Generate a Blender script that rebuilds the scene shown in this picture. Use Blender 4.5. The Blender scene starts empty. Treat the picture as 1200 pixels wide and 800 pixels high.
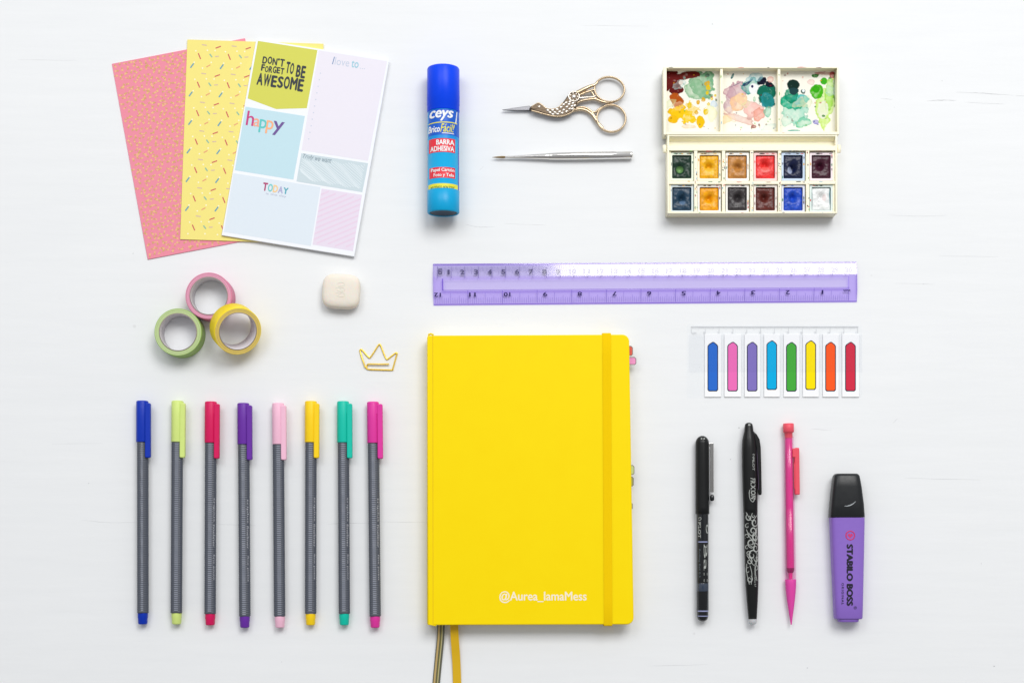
import bpy, math, random
import numpy as np
from math import radians, sin, cos, pi, sqrt, atan2

# ------------------------------------------------------------------ units
# one working unit = 0.62 mm (one pixel of a 1200 px wide frame on the table top)
U = 0.62e-3
H = 1774.0            # camera height over the table in working units
NAD = 640.0           # row straight below the camera
scene = bpy.context.scene
rnd = random.Random(7)

def A(px, py, z=0.0):
    k = (H - z) / H
    return ((px - 600) * k, (400 - NAD) + (NAD - py) * k)

# ------------------------------------------------------------------ camera
cd = bpy.data.cameras.new('camera'); cam = bpy.data.objects.new('camera', cd)
scene.collection.objects.link(cam); scene.camera = cam
cam.location = (0, (400 - NAD) * U, H * U)
cd.sensor_width = 36; cd.lens = 36 * H / 1200.0
cd.shift_y = (NAD - 400) / 1200.0
cd.clip_start = 0.01; cd.clip_end = 50

# ------------------------------------------------------------------ world + window light
w = bpy.data.worlds.new('World'); scene.world = w; w.use_nodes = True
nt = w.node_tree; nt.nodes.clear()
out = nt.nodes.new('ShaderNodeOutputWorld'); bg = nt.nodes.new('ShaderNodeBackground')
tc = nt.nodes.new('ShaderNodeTexCoord'); sp = nt.nodes.new('ShaderNodeSeparateXYZ')
mr = nt.nodes.new('ShaderNodeMapRange'); mr.inputs[1].default_value = -1; mr.inputs[2].default_value = 1
cr = nt.nodes.new('ShaderNodeValToRGB')
cr.color_ramp.elements[0].position = 0.12; cr.color_ramp.elements[0].color = (0.34, 0.33, 0.33, 1)
cr.color_ramp.elements[1].position = 0.85; cr.color_ramp.elements[1].color = (1.0, 1.01, 1.03, 1)
nt.links.new(tc.outputs['Generated'], sp.inputs[0]); nt.links.new(sp.outputs[1], mr.inputs[0])
nt.links.new(mr.outputs[0], cr.inputs[0]); nt.links.new(cr.outputs[0], bg.inputs[0])
# the dim ceiling and the photographer straight overhead
dt = nt.nodes.new('ShaderNodeVectorMath'); dt.operation = 'DOT_PRODUCT'; dt.inputs[1].default_value = (0.0, -0.02, 0.9998)
mz = nt.nodes.new('ShaderNodeMapRange'); mz.interpolation_type = 'SMOOTHSTEP'; mz.inputs[1].default_value = 0.975; mz.inputs[2].default_value = 0.994; mz.inputs[3].default_value = 1.0; mz.inputs[4].default_value = 0.22
nt.links.new(tc.outputs['Generated'], dt.inputs[0]); nt.links.new(dt.outputs['Value'], mz.inputs[0])
mm = nt.nodes.new('ShaderNodeVectorMath'); mm.operation = 'SCALE'; nt.links.new(cr.outputs[0], mm.inputs[0]); nt.links.new(mz.outputs[0], mm.inputs['Scale']); nt.links.new(mm.outputs[0], bg.inputs[0])
nt.links.new(bg.outputs[0], out.inputs[0]); bg.inputs[1].default_value = 0.72

def area(name, loc, size, power, color):
    ld = bpy.data.lights.new(name, 'AREA'); ld.shape = 'RECTANGLE'; ld.size, ld.size_y = size
    ld.energy = power; ld.color = color
    o = bpy.data.objects.new(name, ld); scene.collection.objects.link(o); o.location = loc
    from mathutils import Vector
    o.rotation_euler = (Vector((loc[0] * .55, 0, 0)) - Vector(loc)).to_track_quat('-Z', 'Y').to_euler()
area('window_light_right', (0.62, 1.15, 1.9), (1.10, 0.95), 31, (1.0, 0.99, 0.97))
area('window_light_left', (-0.78, 1.15, 2.0), (1.05, 0.95), 12.5, (0.97, 0.985, 1.0))

vs = scene.view_settings; vs.view_transform = 'Standard'; vs.look = 'None'; vs.exposure = 0.0; vs.gamma = 1
scene.display_settings.display_device = 'sRGB'
scene.cycles.max_bounces = 8; scene.cycles.transparent_max_bounces = 24; scene.cycles.use_denoising = True

# ------------------------------------------------------------------ materials
def lin(c):
    c = c / 255.0
    return c / 12.92 if c <= 0.04045 else ((c + 0.055) / 1.055) ** 2.4
def rgb(c, f=0.94):
    return tuple(min(0.95, lin(v) * f) for v in c)
MATS = {}
def mat(name, c, rough=0.5, metal=0.0, spec=0.4, var=0.0, vscale=300, bump=0.0, bscale=600, coat=0.0, sss=0.0, raw=False, stretch=None, alpha=1.0):
    if name in MATS: return MATS[name]
    m = bpy.data.materials.new(name); m.use_nodes = True; t = m.node_tree; b = t.nodes['Principled BSDF']
    col = c if raw else rgb(c)
    b.inputs['Base Color'].default_value = (*col, 1)
    b.inputs['Roughness'].default_value = rough; b.inputs['Metallic'].default_value = metal
    b.inputs['Specular IOR Level'].default_value = spec
    b.inputs['Coat Weight'].default_value = coat; b.inputs['Coat Roughness'].default_value = 0.08
    b.inputs['Alpha'].default_value = alpha
    if sss:
        b.inputs['Subsurface Weight'].default_value = sss; b.inputs['Subsurface Scale'].default_value = 0.0015
    if var or bump:
        tcn = t.nodes.new('ShaderNodeTexCoord'); src = tcn.outputs['Object']
        if stretch:
            mp = t.nodes.new('ShaderNodeMapping'); mp.inputs['Scale'].default_value = stretch
            t.links.new(src, mp.inputs[0]); src = mp.outputs[0]
    if var:
        n = t.nodes.new('ShaderNodeTexNoise'); n.inputs['Scale'].default_value = vscale; n.inputs['Detail'].default_value = 5
        t.links.new(src, n.inputs['Vector'])
        mx = t.nodes.new('ShaderNodeMix'); mx.data_type = 'RGBA'
        mx.inputs[6].default_value = (*[v * (1 - var) for v in col], 1)
        mx.inputs[7].default_value = (*[min(0.93, v * (1 + var)) for v in col], 1)
        t.links.new(n.outputs['Fac'], mx.inputs[0]); t.links.new(mx.outputs[2], b.inputs['Base Color'])
        rr = t.nodes.new('ShaderNodeMapRange'); rr.inputs[3].default_value = rough * 0.8; rr.inputs[4].default_value = min(1, rough * 1.2)
        t.links.new(n.outputs['Fac'], rr.inputs[0]); t.links.new(rr.outputs[0], b.inputs['Roughness'])
    if bump:
        n2 = t.nodes.new('ShaderNodeTexNoise'); n2.inputs['Scale'].default_value = bscale; n2.inputs['Detail'].default_value = 6
        t.links.new(src, n2.inputs['Vector'])
        bp = t.nodes.new('ShaderNodeBump'); bp.inputs['Strength'].default_value = bump; bp.inputs['Distance'].default_value = 0.0004
        t.links.new(n2.outputs['Fac'], bp.inputs['Height']); t.links.new(bp.outputs[0], b.inputs['Normal'])
    MATS[name] = m; return m

def plastic(name, c, **k):
    k.setdefault('rough', 0.38); k.setdefault('spec', 0.28); k.setdefault('var', 0.03); k.setdefault('bump', 0.03)
    return mat(name, c, **k)

def clear(name, tint, refl=1.0, rough=0.08):
    """thin clear plastic: tinted transmission plus a fresnel gloss"""
    if name in MATS: return MATS[name]
    m = bpy.data.materials.new(name); m.use_nodes = True; t = m.node_tree; t.nodes.clear()
    o = t.nodes.new('ShaderNodeOutputMaterial'); tr = t.nodes.new('ShaderNodeBsdfTransparent'); tr.inputs[0].default_value = (*tint, 1)
    gl = t.nodes.new('ShaderNodeBsdfGlossy'); gl.inputs['Roughness'].default_value = rough; gl.inputs[0].default_value = (1, 1, 1, 1)
    fr = t.nodes.new('ShaderNodeFresnel'); fr.inputs[0].default_value = 1.5
    mu = t.nodes.new('ShaderNodeMath'); mu.operation = 'MULTIPLY'; mu.inputs[1].default_value = refl
    geo = t.nodes.new('ShaderNodeNewGeometry'); iv = t.nodes.new('ShaderNodeMath'); iv.operation = 'SUBTRACT'; iv.inputs[0].default_value = 1
    m2 = t.nodes.new('ShaderNodeMath'); m2.operation = 'MULTIPLY'
    t.links.new(geo.outputs['Backfacing'], iv.inputs[1]); t.links.new(fr.outputs[0], mu.inputs[0])
    t.links.new(mu.outputs[0], m2.inputs[0]); t.links.new(iv.outputs[0], m2.inputs[1])
    mx = t.nodes.new('ShaderNodeMixShader'); t.links.new(m2.outputs[0], mx.inputs[0])
    t.links.new(tr.outputs[0], mx.inputs[1]); t.links.new(gl.outputs[0], mx.inputs[2]); t.links.new(mx.outputs[0], o.inputs[0])
    MATS[name] = m; return m

def vcol_mat(name, rough=0.4, spec=0.5, bump=0.0):
    m = bpy.data.materials.new(name); m.use_nodes = True; t = m.node_tree; b = t.nodes['Principled BSDF']
    a = t.nodes.new('ShaderNodeVertexColor'); a.layer_name = 'pigment'
    t.links.new(a.outputs['Color'], b.inputs['Base Color']); b.inputs['Roughness'].default_value = rough; b.inputs['Specular IOR Level'].default_value = spec
    if bump:
        tcn = t.nodes.new('ShaderNodeTexCoord'); n2 = t.nodes.new('ShaderNodeTexNoise'); n2.inputs['Scale'].default_value = 500; n2.inputs['Detail'].default_value = 4
        t.links.new(tcn.outputs['Object'], n2.inputs['Vector'])
        bp = t.nodes.new('ShaderNodeBump'); bp.inputs['Strength'].default_value = bump; bp.inputs['Distance'].default_value = 0.0005
        t.links.new(n2.outputs['Fac'], bp.inputs['Height']); t.links.new(bp.outputs[0], b.inputs['Normal'])
    return m

# ------------------------------------------------------------------ mesh builder
def signed_area(p):
    return 0.5 * sum(p[i][0] * p[(i + 1) % len(p)][1] - p[(i + 1) % len(p)][0] * p[i][1] for i in range(len(p)))
def offset_poly(p, d):
    """move a ccw polygon inward by d"""
    n = len(p); res = []
    for i in range(n):
        a, b, c = p[i - 1], p[i], p[(i + 1) % n]
        e1 = (b[0] - a[0], b[1] - a[1]); e2 = (c[0] - b[0], c[1] - b[1])
        l1 = math.hypot(*e1) or 1e-9; l2 = math.hypot(*e2) or 1e-9
        n1 = (-e1[1] / l1, e1[0] / l1); n2 = (-e2[1] / l2, e2[0] / l2)
        m = (n1[0] + n2[0], n1[1] + n2[1]); q = max(0.35, (m[0] * m[0] + m[1] * m[1]) / 2)
        res.append((b[0] + m[0] * d / q * 1.0, b[1] + m[1] * d / q * 1.0))
    return res
def rrect(x0, y0, x1, y1, r=1.0, n=5, corners=(1, 1, 1, 1)):
    """ccw rounded rectangle; corners flags BL BR TR TL"""
    pts = []
    for (cx, cy, a0, f) in ((x0 + r, y0 + r, 180, corners[0]), (x1 - r, y0 + r, 270, corners[1]), (x1 - r, y1 - r, 0, corners[2]), (x0 + r, y1 - r, 90, corners[3])):
        if f:
            for i in range(n + 1):
                a = radians(a0 + 90 * i / n); pts.append((cx + r * cos(a), cy + r * sin(a)))
        else:
            sx = -1 if a0 in (180, 90) else 1; sy = -1 if a0 in (180, 270) else 1
            pts.append((cx + sx * r, cy + sy * r))
    return pts
def smooth_path(pts, n=6, closed=False):
    P = [np.array(p, float) for p in pts]; res = []; N = len(P)
    rng = range(N) if closed else range(N - 1)
    for i in rng:
        p0 = P[(i - 1) % N] if (closed or i > 0) else P[0]; p1 = P[i]; p2 = P[(i + 1) % N]
        p3 = P[(i + 2) % N] if (closed or i < N - 2) else P[-1]
        for k in range(n):
            t = k / n
            res.append(tuple(0.5 * ((2 * p1) + (-p0 + p2) * t + (2 * p0 - 5 * p1 + 4 * p2 - p3) * t * t + (-p0 + 3 * p1 - 3 * p2 + p3) * t ** 3)))
    if not closed: res.append(tuple(P[-1]))
    return res

class MB:
    def __init__(s): s.v = []; s.f = []; s.m = []; s.s = []
    def add(s, verts, faces, m=0, smooth=False):
        o = len(s.v); s.v += [tuple(map(float, q)) for q in verts]
        for f in faces: s.f.append([i + o for i in f]); s.m.append(m); s.s.append(smooth)
        return s
    def loft(s, rings, m=0, smooth=True, cap0=True, cap1=True, closed=True):
        n = len(rings[0]); V = [p for r in rings for p in r]; F = []
        for i in range(len(rings) - 1):
            for j in range(n if closed else n - 1):
                a = i * n + j; b = i * n + (j + 1) % n; F.append((a, b, b + n, a + n))
        s.add(V, F, m, smooth)
        if cap0: s.add(rings[0], [tuple(range(n - 1, -1, -1))], m, False)
        if cap1: s.add(rings[-1], [tuple(range(n))], m, False)
        return s
    def prism(s, poly, z0, z1, m=0, bev=0.0, steps=3, smooth=False, cap0=True):
        if signed_area(poly) < 0: poly = poly[::-1]
        rings = [[(x, y, z0) for x, y in poly]]
        if bev:
            for k in range(steps + 1):
                a = pi / 2 * k / steps
                q = offset_poly(poly, bev * (1 - cos(a))); rings.append([(x, y, z1 - bev + bev * sin(a)) for x, y in q])
        else: rings.append([(x, y, z1) for x, y in poly])
        return s.loft(rings, m, smooth or bool(bev), cap0=cap0)
    def box(s, x0, y0, z0, x1, y1, z1, m=0, r=0.0, bev=0.0):
        if x1 < x0: x0, x1 = x1, x0
        if y1 < y0: y0, y1 = y1, y0
        p = rrect(x0, y0, x1, y1, r) if r else [(x0, y0), (x1, y0), (x1, y1), (x0, y1)]
        return s.prism(p, z0, z1, m, bev)
    def flat(s, poly, z, m=0):
        if signed_area(poly) < 0: poly = poly[::-1]
        zf = z if callable(z) else (lambda x, y: z)
        return s.add([(x, y, zf(x, y)) for x, y in poly], [tuple(range(len(poly)))], m, False)
    def drape(s, x0, y0, x1, y1, zf, m=0, nx=8, ny=1):
        if x1 < x0: x0, x1 = x1, x0
        if y1 < y0: y0, y1 = y1, y0
        V = []; F = []
        for j in range(ny + 1):
            for i in range(nx + 1):
                x = x0 + (x1 - x0) * i / nx; y = y0 + (y1 - y0) * j / ny; V.append((x, y, zf(x, y)))
        for j in range(ny):
            for i in range(nx):
                a = j * (nx + 1) + i; F.append((a, a + 1, a + nx + 2, a + nx + 1))
        return s.add(V, F, m, True)
    def tube(s, path, r, m=0, n=10, closed=False, zs=1.0, cap=True):
        P = [np.array(p, float) for p in path]; N = len(P); rings = []
        for i in range(N):
            if closed: t = P[(i + 1) % N] - P[i - 1]
            else: t = P[min(i + 1, N - 1)] - P[max(i - 1, 0)]
            t /= (np.linalg.norm(t) or 1); up = np.array((0, 0, 1.0))
            if abs(t[2]) > 0.95: up = np.array((0, 1.0, 0))
            sd = np.cross(t, up); sd /= np.linalg.norm(sd); u2 = np.cross(sd, t)
            rr = r[i] if isinstance(r, (list, tuple)) else r
            rings.append([tuple(P[i] + sd * rr * cos(a) + u2 * rr * zs * sin(a)) for a in [2 * pi * k / n for k in range(n)]])
        if closed: rings.append(rings[0]); return s.loft(rings, m, True, False, False)
        return s.loft(rings, m, True, cap, cap)
    def lathe(s, prof, m=0, n=24, cz=None, sec=None, cap0=True, cap1=True, cx=0.0):
        """profile [(y, r)] turned round the local y axis lying at height cz"""
        c = max(r for _, r in prof) if cz is None else cz; rings = []
        for y, r in prof:
            ring = []
            for k in range(n):
                a = -2 * pi * k / n
                f = sec(a) if sec else 1.0
                ring.append((cx + r * f * cos(a), y, c + r * f * sin(a)))
            rings.append(ring)
        if prof[0][0] > prof[-1][0]: rings = rings[::-1]
        # rings run towards +y: wind so that normals point outwards
        return s.loft(rings, m, True, cap0, cap1)
    def text(s, body, box, z, m=0, rot=0, bold=0.0, shear=0.0, keep=False, xf=None, anchor=0.5, track=1.0):
        """fit lettering into box (x0,y0,x1,y1); rot 0, 180, -90 (reads downwards) or 90; xf maps (x,y)->(x,y)"""
        V, T = glyphs(body, 0.0, shear, track)
        if not len(V): return s
        zl = np.zeros(len(V))
        if bold:      # heavier strokes: slightly shifted layers of the same lettering
            V0, T0 = V, T; V = []; T = []; zl = []
            for q, (ddx, ddy) in enumerate(((0, 0), (-1, 0), (1, 0), (0, .7), (0, -.7))):
                T += [tuple(i + q * len(V0) for i in f) for f in T0]; V.append(V0 + np.array((ddx, ddy)) * bold * .8); zl.append(np.full(len(V0), .015 * q))
            V = np.concatenate(V); zl = np.concatenate(zl)
        mn = V.min(0); mx = V.max(0); W, Hh = mx - mn
        x0, y0, x1, y1 = box
        if x1 < x0: x0, x1 = x1, x0
        if y1 < y0: y0, y1 = y1, y0
        bw, bh = (x1 - x0, y1 - y0) if rot in (0, 180) else (y1 - y0, x1 - x0)
        sx = bw / W; sy = bh / Hh
        if keep: sx = sy = min(sx, sy)
        t = (V - mn) * (sx, sy); t[:, 0] += (bw - W * sx) * anchor; t[:, 1] += (bh - Hh * sy) / 2
        if rot == 0: q = np.stack([x0 + t[:, 0], y0 + t[:, 1]], 1)
        elif rot == 180: q = np.stack([x1 - t[:, 0], y1 - t[:, 1]], 1)
        elif rot == -90: q = np.stack([x0 + t[:, 1], y1 - t[:, 0]], 1)
        else: q = np.stack([x1 - t[:, 1], y0 + t[:, 0]], 1)
        if xf: q = np.array([xf(*p) for p in q])
        zf = z if callable(z) else (lambda x, y: z)
        return s.add([(x, y, zf(x, y) + dz) for (x, y), dz in zip(q, zl)], T, m, False)
    def build(s, name, mats, parent=None, colors=None, loc=None):
        me = bpy.data.meshes.new(name)
        me.from_pydata([(x * U, y * U, z * U) for x, y, z in s.v], [], s.f)
        if not isinstance(mats, (list, tuple)): mats = [mats]
        for mm in mats: me.materials.append(mm)
        me.polygons.foreach_set('material_index', s.m); me.polygons.foreach_set('use_smooth', s.s)
        if colors is not None:
            a = me.color_attributes.new('pigment', 'FLOAT_COLOR', 'POINT'); a.data.foreach_set('color', np.asarray(colors, dtype=np.float32).ravel())
        me.update()
        o = bpy.data.objects.new(name, me); scene.collection.objects.link(o)
        if parent is not None: o.parent = parent
        if loc: o.location = tuple(c * U for c in loc)
        return o

_G = {}
def glyphs(body, bold=0.0, shear=0.0, track=1.0):
    key = (body, bold, shear, track)
    if key in _G: return _G[key]
    cu = bpy.data.curves.new('t', 'FONT'); cu.body = body; cu.size = 10; cu.offset = bold; cu.shear = shear
    cu.space_character = track; cu.resolution_u = 3; cu.space_line = 0.85
    ob = bpy.data.objects.new('t', cu); scene.collection.objects.link(ob)
    bpy.context.view_layer.update()
    dg = bpy.context.evaluated_depsgraph_get(); me = bpy.data.meshes.new_from_object(ob.evaluated_get(dg))
    V = np.array([v.co[:2] for v in me.vertices]) if len(me.vertices) else np.zeros((0, 2)); T = [tuple(p.vertices) for p in me.polygons]
    bpy.data.objects.remove(ob); bpy.data.meshes.remove(me); bpy.data.curves.remove(cu)
    _G[key] = (V, T); return _G[key]

def tag(o, label, cat=None, group=None, kind=None):
    if label: o['label'] = label
    if cat: o['category'] = cat
    if group: o['group'] = group
    if kind: o['kind'] = kind
    return o
def thing(name, label, cat, loc=(0, 0, 0), rotz=0.0, group=None):
    o = bpy.data.objects.new(name, None); scene.collection.objects.link(o); o.empty_display_size = 0.01
    o.location = tuple(c * U for c in loc); o.rotation_euler = (0, 0, rotz)
    return tag(o, label, cat, group)
def axis_thing(name, label, cat, top, bot, z, group=None):
    """a long thing lying on the table between two apparent points at height z: local y runs to the top, origin mid-way"""
    a = np.array(A(*top, z)); b = np.array(A(*bot, z)); c = (a + b) / 2; d = a - b; L = np.linalg.norm(d)
    return thing(name, label, cat, (c[0], c[1], 0), atan2(d[1], d[0]) - pi / 2, group), L
def local(poly, c, z):
    return [(A(x, y, z)[0] - c[0], A(x, y, z)[1] - c[1]) for x, y in poly]

# value noise for pigments
def vnoise(x, y, seed):
    r = np.random.RandomState(seed); g = r.rand(64, 64)
    xi = np.floor(x).astype(int); yi = np.floor(y).astype(int); fx = x - xi; fy = y - yi
    fx = fx * fx * (3 - 2 * fx); fy = fy * fy * (3 - 2 * fy)
    a = g[xi % 64, yi % 64]; b = g[(xi + 1) % 64, yi % 64]; c = g[xi % 64, (yi + 1) % 64]; d = g[(xi + 1) % 64, (yi + 1) % 64]
    return (a * (1 - fx) + b * fx) * (1 - fy) + (c * (1 - fx) + d * fx) * fy
def fbm(x, y, seed, oct=4):
    s = 0; a = 0.5
    for k in range(oct): s = s + a * vnoise(x, y, seed + k * 17); x = x * 2.03; y = y * 2.03; a *= 0.5
    return s

# ================================================================== TABLE
white_paint = mat('white_paint', (0.80, 0.81, 0.82), rough=0.6, spec=0.25, raw=True)
t = white_paint.node_tree; b = t.nodes['Principled BSDF']
tcn = t.nodes.new('ShaderNodeTexCoord')
def tnoise(scale, stretch, detail=5):
    mp = t.nodes.new('ShaderNodeMapping'); mp.inputs['Scale'].default_value = stretch
    t.links.new(tcn.outputs['Object'], mp.inputs[0]); n = t.nodes.new('ShaderNodeTexNoise'); n.inputs['Scale'].default_value = scale; n.inputs['Detail'].default_value = detail
    t.links.new(mp.outputs[0], n.inputs['Vector']); return n
n1 = tnoise(6, (1, 1.6, 1), 6); n2 = tnoise(40, (0.35, 3.2, 1), 7); n3 = tnoise(260, (0.3, 1.5, 1), 5)
rp = t.nodes.new('ShaderNodeValToRGB'); rp.color_ramp.elements[0].position = 0.25; rp.color_ramp.elements[1].position = 0.75
rp.color_ramp.elements[0].color = (0.780, 0.797, 0.811, 1); rp.color_ramp.elements[1].color = (0.820, 0.834, 0.846, 1)
ad = t.nodes.new('ShaderNodeMath'); ad.operation = 'MULTIPLY_ADD'; ad.inputs[1].default_value = 0.45
a2 = t.nodes.new('ShaderNodeMath'); a2.operation = 'MULTIPLY'; a2.inputs[1].default_value = 0.55
t.links.new(n2.outputs['Fac'], a2.inputs[0]); t.links.new(n1.outputs['Fac'], ad.inputs[0]); t.links.new(a2.outputs[0], ad.inputs[2])
t.links.new(ad.outputs[0], rp.inputs[0])
# small grey specks and worn spots in the paint
vo = t.nodes.new('ShaderNodeTexVoronoi'); vo.inputs['Scale'].default_value = 22
t.links.new(tcn.outputs['Object'], vo.inputs['Vector'])
vr = t.nodes.new('ShaderNodeMapRange'); vr.inputs[1].default_value = 0.018; vr.inputs[2].default_value = 0.034; vr.inputs[3].default_value = 0.28; vr.inputs[4].default_value = 0.0
t.links.new(vo.outputs['Distance'], vr.inputs[0])
mx = t.nodes.new('ShaderNodeMix'); mx.data_type = 'RGBA'; mx.inputs[7].default_value = (0.5, 0.5, 0.5, 1)
gate = t.nodes.new('ShaderNodeMath'); gate.operation = 'GREATER_THAN'; gate.inputs[1].default_value = 0.72
sc3 = t.nodes.new('ShaderNodeSeparateColor'); t.links.new(vo.outputs['Color'], sc3.inputs[0]); t.links.new(sc3.outputs[0], gate.inputs[0])
gm = t.nodes.new('ShaderNodeMath'); gm.operation = 'MULTIPLY'; t.links.new(gate.outputs[0], gm.inputs[0]); t.links.new(vr.outputs[0], gm.inputs[1])
t.links.new(gm.outputs[0], mx.inputs[0]); t.links.new(rp.outputs[0], mx.inputs[6]); t.links.new(mx.outputs[2], b.inputs['Base Color'])
bp = t.nodes.new('ShaderNodeBump'); bp.inputs['Strength'].default_value = 0.2; bp.inputs['Distance'].default_value = 0.0006
bs = t.nodes.new('ShaderNodeMath'); bs.operation = 'MULTIPLY_ADD'; bs.inputs[1].default_value = 0.35
t.links.new(n3.outputs['Fac'], bs.inputs[0]); t.links.new(n2.outputs['Fac'], bs.inputs[2]); t.links.new(bs.outputs[0], bp.inputs['Height']); t.links.new(bp.outputs[0], b.inputs['Normal'])

crack = mat('crack_dirt', (194, 196, 198), rough=0.9, var=0.15, vscale=900)
tb = MB()
tb.add([(-2600, -2200, 0), (2600, -2200, 0), (2600, 2200, 0), (-2600, 2200, 0)], [(0, 1, 2, 3)], 0)
def scratch(pts, wd):
    P = smooth_path([A(*p) for p in pts], 8); L = []; R = []
    N = len(P)
    for i, (x, y) in enumerate(P):
        ww = wd * sin(pi * (i + 0.3) / (N - 0.4)) * rnd.uniform(0.35, 1.0) + 0.03; y += rnd.uniform(-.22, .22)
        L.append((x, y + ww / 2, 0.05)); R.append((x, y - ww / 2, 0.05))
    V = L + R; tb.add(V, [(i + N, i + N + 1, i + 1, i) for i in range(N - 1)], 1)
for pts, wd in (([(1120, 108), (1152, 109.5), (1188, 112)], .8), ([(1086, 118.5), (1104, 117.6), (1121, 118)], .9), ([(1130, 120), (1160, 121.5), (1177, 122.2)], .45),
                ([(1032, 115.6), (1046, 116.8)], .5), ([(1190, 112.2), (1203, 112.6)], .6), ([(545, 263), (562, 266), (580, 266)], .45), ([(590, 262), (640, 264)], .3),
                ([(1040, 252), (1075, 253.5), (1110, 252.5)], .3), ([(95, 609), (130, 612), (165, 611.5)], .35), ([(255, 614), (300, 615.5)], .3), ([(384, 614), (404, 612.7), (432, 613)], .5),
                ([(445, 611), (500, 611.6)], .35), ([(1046, 496), (1052, 490)], .6), ([(1048, 332), (1096, 333)], .3), ([(20, 70), (90, 71)], .25), ([(1100, 300), (1170, 301)], .25),
                ([(680, 30), (760, 31)], .25), ([(60, 520), (120, 519)], .25), ([(1060, 560), (1150, 562)], .3), ([(760, 780), (830, 778)], .3), ([(950, 502), (975, 504)], .3), ([(562, 200), (567, 194)], .35)):
    scratch(pts, wd)
for (x, y, r) in ((1165, 780, 1.1), (835, 28.5, .8), (866, 501, 1.2), (856, 538, .9), (156, 297, .7), (1082, 333, .6), (820, 430, .5), (1048, 126, .5), (946, 782, .8), (104, 566, .7), (1104, 95, .7), (70, 350, .5), (1150, 660, .6), (330, 775, .6)):
    cx, cy = A(x, y); tb.flat([(cx + r * rnd.uniform(.6, 1.2) * cos(a), cy + r * .7 * rnd.uniform(.6, 1.2) * sin(a)) for a in [2 * pi * k / 8 for k in range(8)]], 0.06, 1)
tag(tb.build('tabletop', [white_paint, crack]), 'white painted table top with faint brush strokes and hairline cracks', kind='structure')

# ================================================================== PAPER SHEETS
white_card = mat('white_card', (244, 247, 253), rough=0.65, spec=0.25, var=0.015, bump=0.03)
pink_card = mat('pink_card', (238, 143, 163), rough=0.6, spec=0.25, var=0.02)
gold_dots = mat('printed_peach', (240, 190, 135), rough=0.6, spec=0.2)
green_dots = mat('printed_green', (214, 170, 110), rough=0.6, spec=0.2)
yellow_card = mat('yellow_card', (245, 230, 132), rough=0.6, spec=0.25, var=0.02)
pr_red = mat('printed_red', (206, 96, 92), rough=0.6); pr_blue = mat('printed_blue', (104, 160, 178), rough=0.6)
pr_lav = mat('printed_lavender', (214, 184, 170), rough=0.6); pr_pink = mat('printed_pink', (232, 160, 120), rough=0.6); pr_white = mat('printed_white', (252, 248, 214), rough=0.6)
pr_teal = mat('printed_teal', (150, 190, 160), rough=0.6)

def affine(tl, tr, bl, z, c):
    a = np.array(A(*tl, z)) - c; bx = np.array(A(*tr, z)) - c - a; by = np.array(A(*bl, z)) - c - a
    W = np.linalg.norm(bx); L = np.linalg.norm(by)
    return (lambda u, v: tuple(a + bx * u / W + by * v / L)), W, L

# pink patterned sheet
c = np.array(A(229, 177)); z = 1.2
M, W, L = affine((131, 75), (287, 45), (173, 304), z, c)
mb = MB(); mb.prism([M(0, 0), M(W, 0), M(W, L), M(0, L)], 0.05, z, 0, bev=0.2, steps=1)
for j in range(int(L / 5.6)):
    for i in range(int(W / 5.8)):
        u = 3.4 + i * 5.8 + (2.9 if j % 2 else 0) + rnd.uniform(-1.4, 1.4); v = 3 + j * 5.6 + rnd.uniform(-1.4, 1.4)
        for q in range(2):
            if u > W - 2.5 or v > L - 2.5 or u < 2.5: continue
            an = rnd.uniform(0, 6.28); s0 = rnd.uniform(1.7, 2.6); d = (1.1 * cos(an), 1.1 * sin(an)) if q else (0, 0)
            mb.flat([M(min(W - .3, max(.3, u + d[0] * 2 + s0 * cos(an + q + k * 2.1) * rnd.uniform(.6, 1.1))), min(L - .3, max(.3, v + d[1] * 2 + s0 * sin(an + q + k * 2.1) * .75))) for k in range(3)], z + 0.04 + .12 * rnd.random(), 1 + (q + i + j) % 2)
o = mb.build('pink_paper_sheet', [pink_card, gold_dots, green_dots], loc=(c[0], c[1], 0))
tag(o, 'pink paper sheet with tiny peach confetti print, under the yellow one', 'paper sheet', 'decorative paper sheets')

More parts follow.
